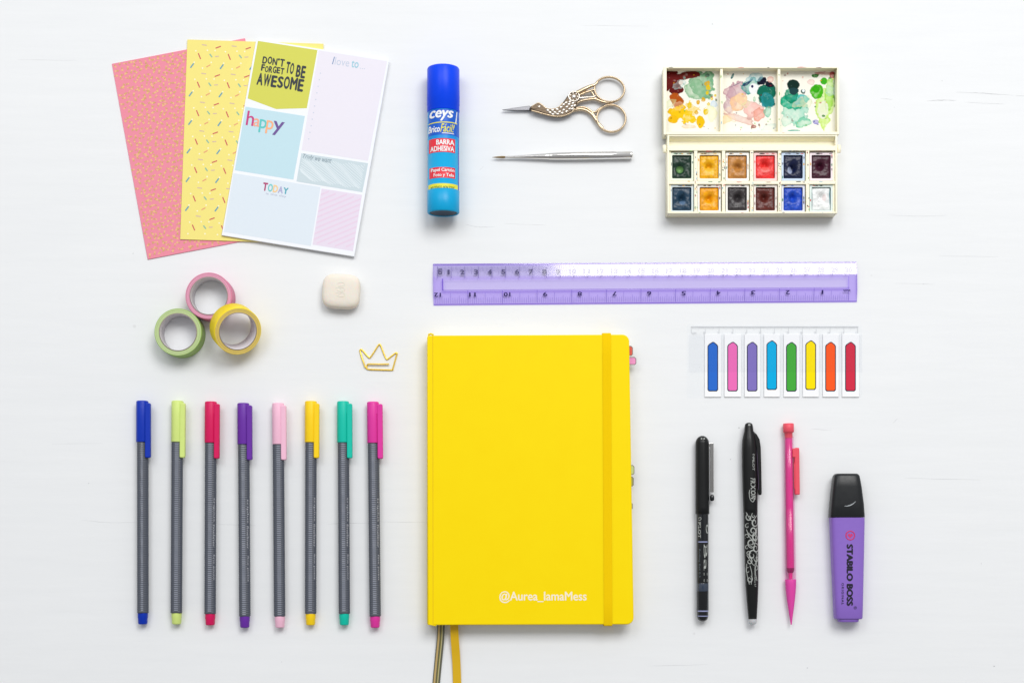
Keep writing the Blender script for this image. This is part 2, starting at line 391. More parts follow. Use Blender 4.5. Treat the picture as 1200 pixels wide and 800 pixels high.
# yellow sprinkle sheet
c = np.array(A(293, 167)); z = 2.5
M, W, L = affine((219.5, 46.5), (379, 51.5), (211, 280.5), z, c)
mb = MB(); mb.prism([M(0, 0), M(W, 0), M(W, L), M(0, L)], 1.3, z, 0, bev=0.2, steps=1)
TILE = [(2, 8, 22, 6.2, 1, 1.1), (20.5, 6, -6, 5.5, 3, .9), (15, 19, -66, 7, 1, 1.1), (28, 18, -52, 4.6, 6, 1.3), (1, 18.5, 6, 4.4, 3, .9), (6.5, 30.5, 56, 6.2, 2, 1.3), (26, 30.3, 30, 5, 4, 1.0)]
DOTS = [(9, 26.5), (10.5, 13), (29, 26), (24, 12), (19, 33), (33, 12)]
for j in range(-1, 8):
    for i in range(-1, 5):
        ou, ov = i * 34.6, j * 33.4
        for (u, v, ang, ln, mi, wd) in TILE:
            u += ou + rnd.uniform(-.4, .4); v += ov + rnd.uniform(-.4, .4)
            if not (4 < u < W - 4 and 4 < v < L - 4): continue
            a = radians(-ang); e = (cos(a) * ln / 2, sin(a) * ln / 2); wd *= 1.25; q = (-sin(a) * wd / 2, cos(a) * wd / 2)
            mb.flat([M(u - e[0] - q[0], v - e[1] - q[1]), M(u + e[0] - q[0], v + e[1] - q[1]), M(u + e[0] * 1.1, v + e[1] * 1.1), M(u + e[0] + q[0], v + e[1] + q[1]), M(u - e[0] + q[0], v - e[1] + q[1]), M(u - e[0] * 1.1, v - e[1] * 1.1)], z + .05, mi)
        for (u, v) in DOTS:
            u += ou; v += ov
            if 2 < u < W - 2 and 2 < v < L - 2: mb.flat([M(u + 1.0 * cos(k * 1.05), v + 1.0 * sin(k * 1.05)) for k in range(6)], z + .05, 5)
o = mb.build('yellow_paper_sheet', [yellow_card, pr_red, pr_blue, pr_lav, pr_pink, pr_white, pr_teal], loc=(c[0], c[1], 0))
tag(o, 'pale yellow paper sheet printed with red and blue sprinkles', 'paper sheet', 'decorative paper sheets')

# planner pad
c = np.array(A(358, 173)); Z = 5.4
PT = thing('planner_pad', 'white planner pad with pastel boxes and the words happy and awesome', 'notepad', (c[0], c[1], 0))
def lp(pts): return local(pts, c, Z)
mb = MB(); outl = lp([(300.3, 46), (456, 70.3), (415.3, 300.6), (259.6, 275.6)])
mb.prism(outl, 2.6, Z - 1.2, 0); mb.prism(offset_poly(outl if signed_area(outl) > 0 else outl[::-1], -0.0), Z - 1.1, Z, 0, bev=.25, steps=1)
mb.build('paper_block', white_card, PT)
def dirs(p0, p1):
    d = np.array([p1[0] - p0[0], p1[1] - p0[1]], float); return d / np.linalg.norm(d)
uv = dirs(A(300.3, 46), A(456, 70.3)); vv = np.array([-uv[1], uv[0]])   # local right and up
def frame(px, py):
    p = np.array(A(px, py, Z)) - c
    return lambda x, y: tuple(p + uv * x + vv * y)
def panel(name_m, pts, col, z=Z + .05):
    mb = MB(); mb.prism(lp(pts), Z + .01, z + .03, 0)
    return mb.build('printed_panel', mat(name_m, col, rough=.6, spec=.25, var=.012), PT)
ink = mat('black_ink', (44, 50, 58), rough=.6)
p1 = panel('panel_olive', [(302.3, 48.2), (372, 59), (359.6, 127), (323.5, 128), (290.2, 115.6)], (214, 214, 92))
ZT = Z + .14
mb = MB()
def hand(txt, px, py, wd, hg, f=None, jitter=True, bold=.6, xf=None, m=0):
    """hand-drawn caps: every letter fitted on its own"""
    fr = frame(px, py); n = len(txt); x = 0; adv = wd / sum(.45 if ch in "I'" else 1.2 if ch in 'MW' else 1 for ch in txt)
    for ch in txt:
        wch = adv * (.45 if ch in "I'" else 1.2 if ch in 'MW' else 1)
        dy = rnd.uniform(-.5, .5) if jitter else 0; hh = hg * (rnd.uniform(.95, 1.12) if jitter else 1)
        if ch == "'": mb.text(ch, (x + .1, hg * .7, x + wch * .9, hg), ZT, m, bold=bold, xf=fr)
        elif ch != ' ': mb.text(ch, (x + wch * .04, dy, x + wch * .97, dy + hh), ZT, m, bold=bold, xf=fr)
        x += wch
hand("DON'T", 306.8, 74.5, 26.5, 8.8); hand("TO", 334, 86, 9.8, 12.5); hand("BE", 345.8, 90.5, 11.5, 15)
hand("FORGET", 305.3, 83.5, 27.5, 7.4); hand("AWESOME", 300, 99.5, 55.5, 13.6)
mb.build('lettering', ink, p1)
p2 = panel('panel_aqua', [(287.7, 125.2), (357.3, 136.2), (343.8, 210.6), (275.2, 199.6)], (196, 226, 236))
hc = [('h', (200, 60, 130)), ('a', (246, 170, 140)), ('p', (90, 200, 196)), ('p', (250, 178, 130)), ('y', (110, 80, 150))]
mb = MB(); ms = []
fr = frame(287.8, 146.6); x = 0
for k, (ch, cc) in enumerate(hc):
    y0, y1 = {'h': (0, 17), 'a': (0, 9.5), 'p': (-6, 9.5), 'y': (-6.5, 10)}[ch]; wd = {'h': 9, 'a': 8, 'p': 8.6, 'y': 13}[ch]
    mb.text(ch, (x, y0, x + wd, y1), ZT + .01 * k, k, bold=.12, xf=fr); x += wd - .6
    ms.append(mat('letter_%s_%d' % (ch, k), cc, rough=.6))
mb.build('lettering', ms, p2)
p3 = panel('panel_lilac', [(373.6, 59.2), (453.6, 71.9), (431.2, 188.6), (353.3, 176.2)], (236, 232, 242))
mb = MB(); fr = frame(389, 75.5)
mb.text('I', (0, 0, 2.2, 9), ZT, 0, shear=.15, xf=fr); mb.text('love', (3, 0, 20, 9), ZT, 1, xf=fr); mb.text('to', (22.5, 0, 31, 8), ZT, 2, xf=fr, bold=.15); mb.text('...', (33, 0, 39, 1.0), ZT, 1, xf=fr)
for k in range(11):
    u = k / 10.0; cx, cy = np.array(A(375.5 - 13.6 * u, 86 + 77 * u, Z)) - c
    mb.box(cx - .6, cy - .6, ZT - .04, cx + .6, cy + .6, ZT, 1)
mb.build('lettering', [mat('ink_blue', (120, 150, 190), rough=.6), mat('ink_pale', (198, 208, 226), rough=.6), mat('ink_aqua', (150, 205, 222), rough=.6)], p3)
p4 = panel('panel_grey_teal', [(353.1, 179.6), (431.4, 191.4), (424.6, 225.3), (347.4, 212.8)], (204, 219, 225))
mb = MB(); a0 = np.array(A(347.4, 212.8, Z)) - c
ux = dirs(A(347.4, 212.8), A(424.6, 225.3)); uy = dirs(A(347.4, 212.8), A(353.1, 179.6))
for k in range(34):
    s0 = -22 + k * 3.0
    # thin slanted pen strokes clipped to the box
    pts = []
    for i in range(21):
        q = i / 20; x = s0 + 38 * q; y = 27 - 27 * q * (0.75 + .01 * k) + 1.2 * sin(q * 3 + k)
        y = y + (k - 13) * .22
        if 1 < x < 76 and 1 < y < 32: pts.append((x, y))
    for i in range(len(pts) - 1):
        (xa, ya), (xb, yb) = pts[i], pts[i + 1]
        P = [a0 + ux * X + uy * Y for X, Y in ((xa, ya), (xb, yb), (xb, yb + .95), (xa, ya + .95))]; mb.flat([tuple(q) for q in P], Z + .10 + .0012 * k, 0)
fr = frame(354.6, 185.2)
mb.text('Truly', (0, -1.2, 13, 5), ZT + .02, 1, shear=.3, xf=fr); mb.text('we want', (14.5, -1, 34, 4), ZT + .02, 1, shear=.3, xf=fr)
mb.build('lettering', [mat('stripe_white', (225, 236, 241), rough=.6), mat('ink_slate', (128, 148, 160), rough=.6)], p4)
p5 = panel('panel_sky', [(273.7, 203), (375.6, 219.3), (364.4, 288.2), (262.4, 271.6)], (224, 234, 243))
mb = MB(); fr = frame(307.2, 223.4); x = 0; ms = []
for k, (ch, cc) in enumerate([('T', (178, 62, 112)), ('O', (122, 206, 204)), ('D', (246, 208, 150)), ('A', (178, 178, 214)), ('Y', (84, 172, 190))]):
    mb.text(ch, (x, 0, x + 5.9, 9.8 - k * .5), ZT, k, bold=.55, xf=fr); x += 6.1; ms.append(mat('letter_%s' % ch, cc, rough=.6))
mb.text('is the day', (5, -4.4, 29, -1.4), ZT, 5, xf=fr); ms.append(mat('ink_mauve', (178, 182, 204), rough=.6))
mb.build('lettering', ms, p5)
p6pts = [(376.9, 221), (424.2, 228.5), (413.6, 294.3), (366.3, 286.6)]
p6 = panel('panel_rose', p6pts, (233, 222, 238))
mb = MB(); b0 = np.array(A(*p6pts[3], Z)) - c; ux = dirs(A(*p6pts[3]), A(*p6pts[2])); uy = dirs(A(*p6pts[3]), A(*p6pts[0]))
for k in range(16):     # diagonal stripes rising to the right
    y0 = -28 + k * 6.6; xs = [x for x in np.linspace(.3, 47.3, 12)]
    q = [(x, y0 + x * .62) for x in xs]; q = [(x, y) for x, y in q if .3 < y < 64]
    for (xa, ya), (xb, yb) in zip(q, q[1:]): mb.flat([tuple(b0 + ux * X + uy * Y) for X, Y in ((xa, ya), (xb, yb), (xb, yb + 2.2), (xa, ya + 2.2))], Z + .12, 0)
mb.build('printed_stripes', mat('stripe_rose', (234, 212, 232), rough=.6), p6)

# ================================================================== WASHI TAPES
def washi(label, c0, R, Rin, h, cols, tilt=0, zbase=0, seed=0):
    cx, cy = A(c0[0], c0[1], h)
    T = thing('washi_tape_roll', label, 'tape roll', (cx, cy, zbase), 0, 'rolls of washi tape')
    N = 56; tape = mat(T.name + '_side', cols[0], rough=.55, var=.05, bump=.15, bscale=900, sss=.05)
    edge = mat(T.name + '_edge', cols[1], rough=.6, var=.06, vscale=700, bump=.2, bscale=1500); core = mat('washi_core_card', (226, 221, 224), rough=.75, var=.04, bump=.1); brown = mat('washi_core_edge', (150, 138, 132), rough=.85, var=.1)
    rc = Rin + 1.0; rr = lambda r, z, k: (r * cos(2 * pi * k / N), r * sin(2 * pi * k / N), z)
    def ringset(rs): return [[rr(r, z, k) for k in range(N)] for r, z in rs]
    mb = MB(); jit = random.Random(seed)
    mb.loft(ringset([(rc, 0.1), (R - .5, 0.1), (R, .5), (R, h - .6)]), 0, True, False, False)
    mb.loft(ringset([(R, h - .6), (R - .7, h)]), 0, True, False, False)
    rs = [(R - .7, h)]; r = R - .7
    while r > rc + .5: r -= .42; rs.append((r, h - jit.uniform(0, .26)))
    rs.append((rc, h - .1))
    for ra, rb_ in zip(rs, rs[1:]): mb.loft(ringset([ra, rb_]), 1 + jit.randrange(3), True, False, False)
    e2 = mat(T.name + '_edge_dark', tuple(int(v * .93) for v in cols[1]), rough=.6, var=.1, vscale=500); e3 = mat(T.name + '_edge_pale', tuple(min(255, int(v * 1.03 + 4)) for v in cols[1]), rough=.6, var=.1, vscale=400)
    mb.build('tape', [tape, edge, e2, e3], T)
    mb = MB(); mb.loft(ringset([(rc - .02, .1), (rc - .02, h + .1), ]), 0, True, False, False)
    mb.loft(ringset([(rc, h - .2), (rc, h + .15), (Rin + .1, h + .15)]), 1, True, False, False); mb.loft(ringset([(Rin + .1, h + .15), (Rin, h - .2), (Rin, .1), (rc, .1)]), 0, True, False, False)
    mb.build('cardboard_core', [core, brown], T); return T
washi('pink washi tape roll, uppermost of the three touching rolls', (244.6, 346.6), 27.0, 21.2, 23, ((216, 122, 156), (222, 152, 178)), seed=1)
washi('light green washi tape roll lying flat beside pink one', (208.6, 389.0), 27.4, 21.0, 23, ((150, 186, 98), (184, 204, 144)), seed=2)
Y = washi('bright yellow washi tape roll tilted against the pink one', (280.6, 389.0), 27.6, 21.2, 22, ((255, 224, 28), (228, 200, 104)), seed=3)
# lean it: axis tips towards the lower right of the frame
from mathutils import Matrix, Vector
th = radians(34); ax = Vector((0.66, 0.75, 0)).normalized()   # rotation axis; top face moves to +x,-y
Rm = Matrix.Rotation(th, 4, ax)
target = Vector((*A(279.0, 388.2, 33.5), 33.5))                # centre of the upper face
ctr = target - (Rm @ Vector((0, 0, 22))).to_3d()
low = 27.6 * sin(th); ctr.z = low + .1
Y.matrix_world = Matrix.Translation(ctr * U) @ Rm

# ================================================================== ERASER
c = A(399.2, 340.4, 16)
mb = MB()
def sring(rx, ry, z, p=4.2, n=44, sy=0):
    out = []
    for k in range(n):
        a = 2 * pi * k / n; ca, sa = cos(a), sin(a)
        out.append((rx * math.copysign(abs(ca) ** (2 / p), ca), sy + ry * math.copysign(abs(sa) ** (2 / p), sa), z))
    return out
rings = []
for k in range(15):
    a = -pi / 2 + pi * k / 14; f = (abs(cos(a))) ** .36; zz = 8.5 + 8.5 * math.copysign(abs(sin(a)) ** .8, sin(a))
    rings.append(sring(22.2 * max(f, .05), 20.3 * max(f, .05), zz, 3.6 + .8 * (1 - f)))
mb.loft(rings, 0, True)
er = tag(mb.build('eraser', mat('eraser_rubber', (238, 230, 217), rough=.75, spec=.25, sss=.15, var=.03, vscale=160, bump=.4, bscale=420), loc=(c[0], c[1], 0)), 'cream square rubber eraser with rounded corners and pressed mark', 'eraser')
er.rotation_euler.z = radians(-3)
mb = MB()
for pts in ([(-4, 8), (0, 9.5), (4.5, 8), (3, 5.5), (-3, 5)], [(-6, 2), (-2, 4), (4, 2.5), (3, -1), (-4, 0)], [(-5, -3), (0, -2), (5, -4), (3, -7), (-4, -6.5)], [(-1, 3), (2, -1), (-2, -5)]):
    mb.tube([(x, y, 16.95) for x, y in smooth_path(pts, 5)], .35, 0, 6)
mb.build('embossed_mark', MATS['eraser_rubber'], er)

# ================================================================== CROWN PAPER CLIP
k5 = 5.517
cp = [(530, 671), (460, 672), (400, 671), (388, 678), (384, 692), (392, 703), (450, 706), (545, 708), (553, 700), (566, 655), (580, 606), (579, 599), (572, 598), (545, 618), (520, 638), (510, 634), (494, 600), (476, 552), (467, 543), (458, 551), (432, 592), (410, 624), (400, 628), (380, 608), (354, 578), (344, 578), (342, 588), (358, 640), (377, 693)]
cp = [(360 + x / k5, 305 + y / k5) for x, y in cp]; c = A(443, 420)
mb = MB(); path = smooth_path([(A(x, y, 1.2)[0] - c[0], A(x, y, 1.2)[1] - c[1], 1.05 + (1.5 if i < 3 else .9 if i > 26 else 0)) for i, (x, y) in enumerate(cp)], 4)
mb.tube(path, .86, 0, 12)
tag(mb.build('crown_paper_clip', mat('gold_wire', (0.93, 0.66, 0.10), rough=.3, metal=.85, raw=True, bump=.02), loc=(c[0], c[1], 0)), 'golden wire paper clip bent into a crown shape', 'paper clip')

# ================================================================== FINELINERS
grey_barrel = mat('grey_barrel', (76, 81, 92), rough=.36, spec=.5, var=.04, bump=.03)
small_print = mat('small_silver_print', (176, 178, 186), rough=.5)
def tri(a):   # rounded triangle with its ridge pointing up
    return 1 + .11 * cos(3 * (a + pi / 2))
def fineliner(label, cx_top, ytop, cx_bot, ybot, col, clipdx, mark):
    roll = {'blue': .45, 'lime': .1, 'red': .2, 'purple': .3, 'pale': .05, 'yellow': .22, 'turquoise': .28, 'magenta': .25}[label.split()[0]]
    z = 6.8
    T, L = axis_thing('fineliner_pen', label, 'felt-tip pen', (cx_top, ytop), (cx_bot, ybot), z, 'fineliners laid out in a row')
    nm = label.split()[0]; pl = plastic('cap_' + nm, col, rough=.42)
    t0 = L / 2
    body = MB(); prof = [(t0 - 47, 6.0)]; y = t0 - 47.2
    while y > -t0 + 14.5:
        prof += [(y, 6.45), (y - 1.5, 6.45), (y - 1.75, 6.3), (y - 2.35, 6.3)]; y -= 2.6
    prof += [(-t0 + 14, 6.5), (-t0 + 13.2, 5.6)]
    body.lathe(prof, 0, 30, 6.7, lambda a: tri(a + roll))
    if mark:
        for (a, bb, s) in ((112, 140, 'triplus'), (143, 170, 'fineliner'), (178, 208, 'fine point')):
            body.text(s, (4.0, t0 - bb, 6.0, t0 - a), lambda x, y: 6.5 + sqrt(max(.5, 6.75 ** 2 - x * x)) + .35, 1, rot=-90, bold=.1)
    bo = body.build('barrel', [grey_barrel, small_print], T)
    gs = MB(); sx_ = .6 - roll * 2.0; y = t0 - 47.4       # raised ribbed grip band along the top, ridge highlight and groove shade in its greys
    while y > -t0 + 16:
        zg = 13.05
        for (ya, yb_, za) in ((y, y - 1.4, zg), (y - 1.4, y - 2.3, zg - .75)):
            gs.add([(sx_ - 2.3, yb_, za - .6), (sx_ - 1.5, yb_, za), (sx_ + 1.5, yb_, za), (sx_ + 2.3, yb_, za - .6), (sx_ - 2.3, ya, za - .6), (sx_ - 1.5, ya, za), (sx_ + 1.5, ya, za), (sx_ + 2.3, ya, za - .6)], [(0, 1, 5, 4), (1, 2, 6, 5), (2, 3, 7, 6)], 0 if za == zg else 1)
        y -= 2.3
    gs.build('grip_band', [mat('grip_highlight_grey', (140, 145, 158), rough=.5, spec=.4), mat('grip_groove_shade', (104, 109, 121), rough=.6, spec=.2)], T)
    cap = MB()
    cap.lathe([(t0, 5.9), (t0 - .5, 6.7), (t0 - 1.2, 7.0), (t0 - 20, 7.05), (t0 - 47.2, 7.15), (t0 - 48, 7.0), (t0 - 48.1, 6.2)], 0, 30, 7.1)
    co = cap.build('cap', pl, T)
    cl = MB(); w2 = 3.1; cxc = clipdx; zc = 13.2
    prof = rrect(cxc - w2, t0 - 66.5, cxc + w2, t0 - 3, 1.6)
    cl.prism(prof, zc - 4.6, zc + .6, 0, bev=1.0)
    cl.box(min(cxc - w2, 5) - 1, t0 - 14, zc - 4.2, cxc + w2 - 1, t0 - 4, zc - .4, 0)
    cl.build('clip', pl, co)
    pg = MB(); pg.lathe([(-t0 + 13.4, 5.9), (-t0 + 8, 5.9), (-t0 + 6.8, 5.5), (-t0 + 1.4, 5.35), (-t0 + .5, 4.9), (-t0, 4.0)], 0, 24, 6.3)
    pg.build('end_plug', pl, T)
    return T
FL = [('blue capped fineliner pen, farthest left in the row', 166.9, 469.6, 167.2, 731, (0, 50, 178), 7.5, 0),
      ('lime capped fineliner pen between the blue and red ones', 208.2, 469.6, 206.8, 731, (212, 232, 132), 7.0, 0),
      ('red capped fineliner pen between lime and purple ones', 247.2, 470.5, 246.2, 732, (216, 20, 92), 7.9, 1),
      ('purple capped fineliner pen between red and pale pink ones', 285.2, 472.3, 286.8, 735, (106, 46, 164), 7.7, 1),
      ('pale pink capped fineliner pen between purple and yellow ones', 326.0, 472.3, 328.0, 735, (244, 190, 214), 6.8, 0),
      ('yellow capped fineliner pen between pale pink and turquoise ones', 364.4, 470, 363.9, 732, (255, 212, 20), 7.2, 1),
      ('turquoise capped fineliner pen between yellow and magenta ones', 402.0, 470.2, 403.4, 732, (10, 196, 172), 8.0, 1),
      ('magenta capped fineliner pen, nearest to the yellow notebook', 437.0, 470.8, 439.6, 735, (224, 56, 160), 8.5, 1)]
for a in FL: fineliner(*a)

# ================================================================== GLUE STICK
zc = 19.5
T, L = axis_thing('glue_stick', 'blue and cyan glue stick with red label boxes', 'glue stick', (519.5, 80), (519.5, 250.5), zc)
t0 = L / 2; kz = (H - 2 * zc + 2) / H; off = A(519.5, 80, zc)[1]
def gy(py):  # apparent row on the top of the cylinder -> local y
    return A(0, py, 2 * zc - 3)[1] - T.location.y / U
R = 18.2
glue_cap = plastic('glue_cap_blue', (0, 70, 240), rough=.35, spec=.2); cy_body = plastic('glue_body_cyan', (0, 164, 218), rough=.35)
mb = MB(); yb = gy(127.5)
mb.lathe([(t0, 16.6), (t0 - .6, 18.0), (t0 - 2, 18.7), (yb + 8, 19.0), (yb + 7.6, 18.7), (yb + .8, 18.8), (yb, 18.2)], 0, 48, zc); capo = mb.build('cap', glue_cap, T)
mb = MB(); mb.lathe([(yb - .05, 17.5), (yb - .5, R), (-t0 + 26, R), (-t0 + 25.6, R + .45), (-t0 + 1.4, R + .45), (-t0 + .3, R - .3), (-t0, R - 1.2)], 0, 48, zc, cap0=False, cap1=True)
# recessed base with turning knob
mb2 = MB(); bodyo = None
mb.loft([[(r * cos(2 * pi * k / 48), y, zc + r * sin(2 * pi * k / 48)) for k in range(48)] for y, r in ((-t0, R - 1.2), (-t0 + .6, R - 2.2), (-t0 + 7, R - 2.6))], 0, True, False, True)
zf = lambda e: (lambda x, y: zc + sqrt(max(4, R * R - x * x)) + e)
PX = lambda px: (px - 600) * (H - 2 * zc + 4) / H - T.location.x / U
def blk(x0, x1, y0, y1, e, m, nx=10): mb.drape(PX(x0), gy(y1), PX(x1), gy(y0), zf(e), m, nx, 3)
blk(501.4, 537.6, 128.2, 158.5, .10, 1, 24); blk(501.4, 537.6, 158.5, 162, .10, 5, 24)
blk(502.2, 533.2, 162.5, 178.6, .16, 2, 18); blk(502.8, 533.2, 196.2, 208.6, .16, 2, 18); blk(501.2, 536.2, 215.2, 223.4, .16, 3, 24); blk(536.6, 537.5, 160, 224, .2, 6, 2)
def gt(s, x0, x1, y0, y1, m, **k): mb.text(s, (PX(x0), gy(y1), PX(x1), gy(y0)), zf(.42), m, **k)
gt('ceys', 503, 531.5, 129.6, 142.2, 4, bold=.42, shear=.25)
for i in range(14):
    xa = 501.8 + i * 2.4; mb.drape(PX(xa), gy(144.6 - i * .05), PX(xa + 2.4), gy(143.6 - i * .06), zf(.3), 3, 2, 1)
mb.add([(PX(535.6), gy(129.5), zf(.3)(PX(535.6), 0)), (PX(534.5), gy(144), zf(.3)(PX(534.5), 0)), (PX(533.3), gy(144), zf(.3)(PX(533.3), 0)), (PX(534.8), gy(129.5), zf(.3)(PX(534.8), 0))], [(0, 1, 2, 3)], 4)
gt('Brico', 501.5, 515.6, 147.2, 155.2, 4, bold=.4, shear=.15); gt('Fácil!', 516, 532.6, 145.4, 155.2, 3, bold=.15, shear=.35); blk(518, 532, 156, 156.8, .3, 4, 6)
gt('BARRA', 511.2, 532.3, 163.9, 170, 4, bold=.4); gt('ADHESIVA', 504, 532.3, 171.4, 177.6, 4, bold=.4)
gt('Papel Cartón', 504.8, 532.4, 197.2, 202.4, 4, bold=.3); gt('Foto y Tela', 508, 532, 203.2, 208.2, 4, bold=.3); gt('NO TÓXICO  NON TOXIC', 504.5, 533, 217.4, 221.2, 7, bold=.25)
mb.build('tube', [cy_body, mat('label_blue', (0, 92, 206), rough=.4), mat('label_red', (238, 50, 66), rough=.4), mat('label_yellow', (238, 232, 60), rough=.4), mat('label_white', (246, 250, 252), rough=.4), mat('label_mid_blue', (0, 148, 226), rough=.4), mat('label_violet', (70, 80, 200), rough=.4), mat('label_green', (60, 120, 70), rough=.5)], T)
mb = MB(); mb.lathe([(-t0 + 7.2, 15.2), (-t0 + 1.0, 15.2), (-t0 + .5, 14.6)], 0, 32, zc, sec=lambda a: 1 + .03 * cos(16 * a)); mb.build('turning_knob', plastic('glue_knob_shade', (0, 44, 72)), T)  # knob coloured dark to stand for the shade in the recess

# ================================================================== STORK SCISSORS
k6 = 6.6667
def S(x, y): return (570 + x / k6, 80 + y / k6)
c = A(664, 122)
T = thing('embroidery_scissors', 'ornate gold embroidery scissors shaped like a stork', 'scissors', (c[0], c[1], 0))
gold = mat('pale_gold_metal', (0.56, 0.44, 0.30), rough=.26, metal=1.0, raw=True, bump=.05, bscale=900); dkgold = mat('aged_gold', (0.13, 0.095, 0.065), rough=.42, metal=.8, raw=True, bump=.2, bscale=900)
steel = mat('blade_steel', (0.2, 0.2, 0.215), rough=.34, metal=1.0, raw=True, bump=.02, stretch=(.2, 4, 1), bscale=500); silv = mat('silver_scale', (0.78, 0.73, 0.66), rough=.3, metal=1.0, raw=True)
def sp3(pts, z, zz=None): return [(A(*S(x, y), z)[0] - c[0], A(*S(x, y), z)[1] - c[1], z if zz is None else zz) for x, y in pts]
def sp2(pts, z): return [q[:2] for q in sp3(pts, z)]
mb = MB(); bl = sp2([(122, 325), (200, 312), (335, 294), (352, 305), (350, 330), (240, 331)], 5); mb.prism(bl, 3.6, 5.2, 0, bev=.5, steps=2); mb.build('blade', steel, T)
mb = MB(); bl = sp2([(130, 329), (240, 324), (352, 322), (420, 328), (420, 345), (352, 338), (240, 335)], 3); mb.prism(bl, 1.8, 3.5, 0, bev=.4, steps=2); mb.build('blade', steel, T)
body2 = smooth_path([(336, 318), (350, 296), (378, 280), (408, 267), (436, 282), (462, 308), (490, 318), (525, 317), (566, 300), (596, 268), (618, 238), (640, 208), (670, 190), (705, 186), (730, 205), (728, 240), (712, 270), (690, 320), (655, 350), (610, 372), (560, 379), (500, 372), (440, 354), (380, 336)], 4, True)
mb = MB(); mb.prism(sp2(body2, 8), 3.0, 8.2, 0, bev=1.6, steps=4)
# outlining ridge along neck and belly
mb.tube(smooth_path(sp3([(352, 330), (400, 343), (450, 357), (510, 372), (565, 377), (620, 366), (665, 345), (690, 318)], 8, 7.6), 4), .95, 1, 8)
mb.tube(smooth_path(sp3([(352, 300), (380, 284), (408, 272), (436, 288), (464, 312), (495, 320), (530, 318), (566, 304), (596, 272)], 8, 7.6), 4), .7, 1, 8)
mb.build('stork_body', [dkgold, gold], T)
def bump_at(mb, x, y, z, rx, ry, rz, m, n=10, rot=0.0):
    p = sp3([(x, y)], z)[0]; rings = []
    for i in range(4):
        a = i * pi / 8; f = cos(a); rings.append([(p[0] + rx * f * cos(t_) * cos(rot) - ry * f * sin(t_) * sin(rot), p[1] + rx * f * cos(t_) * sin(rot) + ry * f * sin(t_) * cos(rot), z + rz * sin(a)) for t_ in [2 * pi * q / n for q in range(n)]])
    mb.loft(rings, m, True)
mb = MB()
for (x, y) in ((480, 330), (517, 328), (553, 322), (583, 305), (603, 285), (498, 346), (535, 345), (571, 340), (604, 326), (628, 303), (520, 360), (556, 358), (592, 350), (626, 338), (650, 318), (668, 296), (645, 282), (622, 270), (652, 262), (676, 274), (690, 292), (672, 318)):
    bump_at(mb, x, y, 8.2, 2.3, 1.35, 1.0, 0, rot=radians(-8 if x < 560 else 25))
mb.build('feather_scales', silv, T)
mb = MB(); p = sp3([(684, 222)], 8)[0]
ringp = [(p[0] + 6.2 * cos(a), p[1] + 5.6 * sin(a), 8.4) for a in [2 * pi * k / 24 for k in range(24)]]; mb.tube(ringp, .8, 0, 8, closed=True)
bump_at(mb, 684, 222, 8.1, 3.0, 2.7, 1.6, 0, 14)
for k in range(7):
    a = 2 * pi * k / 7; bump_at(mb, 684 + 30 * cos(a), 222 + 27 * sin(a), 8.2, 1.0, 1.0, .9, 0, 8)
mb.build('pivot_screw', silv, T)
mb = MB(); bump_at(mb, 412, 300, 8.1, 1.9, 1.3, .9, 0, 10, 0.3); mb.build('eye', silv, T)
# arms and finger loops
def ringpath(cx, cy, rx, ry, z, rot=0, n=56, wob=0.0):
    out = []
    for k in range(n):
        a = 2 * pi * k / n; x = cx + (rx * (1 + wob * cos(4 * a)) * cos(a) * cos(rot) - ry * sin(a) * sin(rot)); y = cy + (rx * cos(a) * sin(rot) + ry * sin(a) * cos(rot)); out.append((x, y))
    return sp3(out, z)
mb = MB(); mb.tube(ringpath(961, 168, 117, 97, 5.2, .12), 1.25, 0, 12, closed=True, zs=2.2)
mb.tube(sp3([(705, 196), (760, 168), (800, 148), (845, 132), (868, 112)], 7.2), [2.6, 2.5, 2.2, 1.7, 1.2], 0, 12)
mb.tube(sp3([(722, 214), (770, 192), (815, 178), (846, 168)], 6.4), [1.6, 1.5, 1.5, 1.4], 0, 10)
mb.tube(sp3([(725, 234), (780, 229), (838, 226), (852, 214)], 6), [1.3, 1.0, 1.3, 1.2], 1, 10)
mb.tube(smooth_path(sp3([(682, 312), (705, 278), (740, 258), (790, 248), (850, 243), (900, 262), (950, 270), (1000, 262)], 5.6), 4), 1.55, 0, 12)
mb.tube(sp3([(815, 178), (832, 200), (842, 226), (858, 244)], 6), 1.1, 0, 8)
for i in range(9): bump_at(mb, 716 + i * 13.5, 186 - i * 6.6, 8.6, .9, 1.5, .8, 0, 8, .5)
mb.build('handle', [gold, silv], T)
mb = MB(); mb.tube(ringpath(975, 394, 113, 105, 4.4, .15), 1.3, 0, 12, closed=True, zs=2.0)
mb.tube(smooth_path(sp3([(668, 335), (700, 326), (745, 322), (792, 338), (826, 366), (852, 402), (878, 436), (910, 470)], 4.6), 4), [1.9] * 29, 0, 12)
mb.tube(smooth_path(sp3([(700, 312), (750, 306), (790, 316), (824, 340), (850, 346), (872, 326), (905, 304)], 5), 4), [1.3] * 25, 0, 10)
mb.tube(sp3([(822, 342), (842, 372), (862, 392)], 5), 1.2, 0, 10)
mb.build('handle', [gold, silv], T)

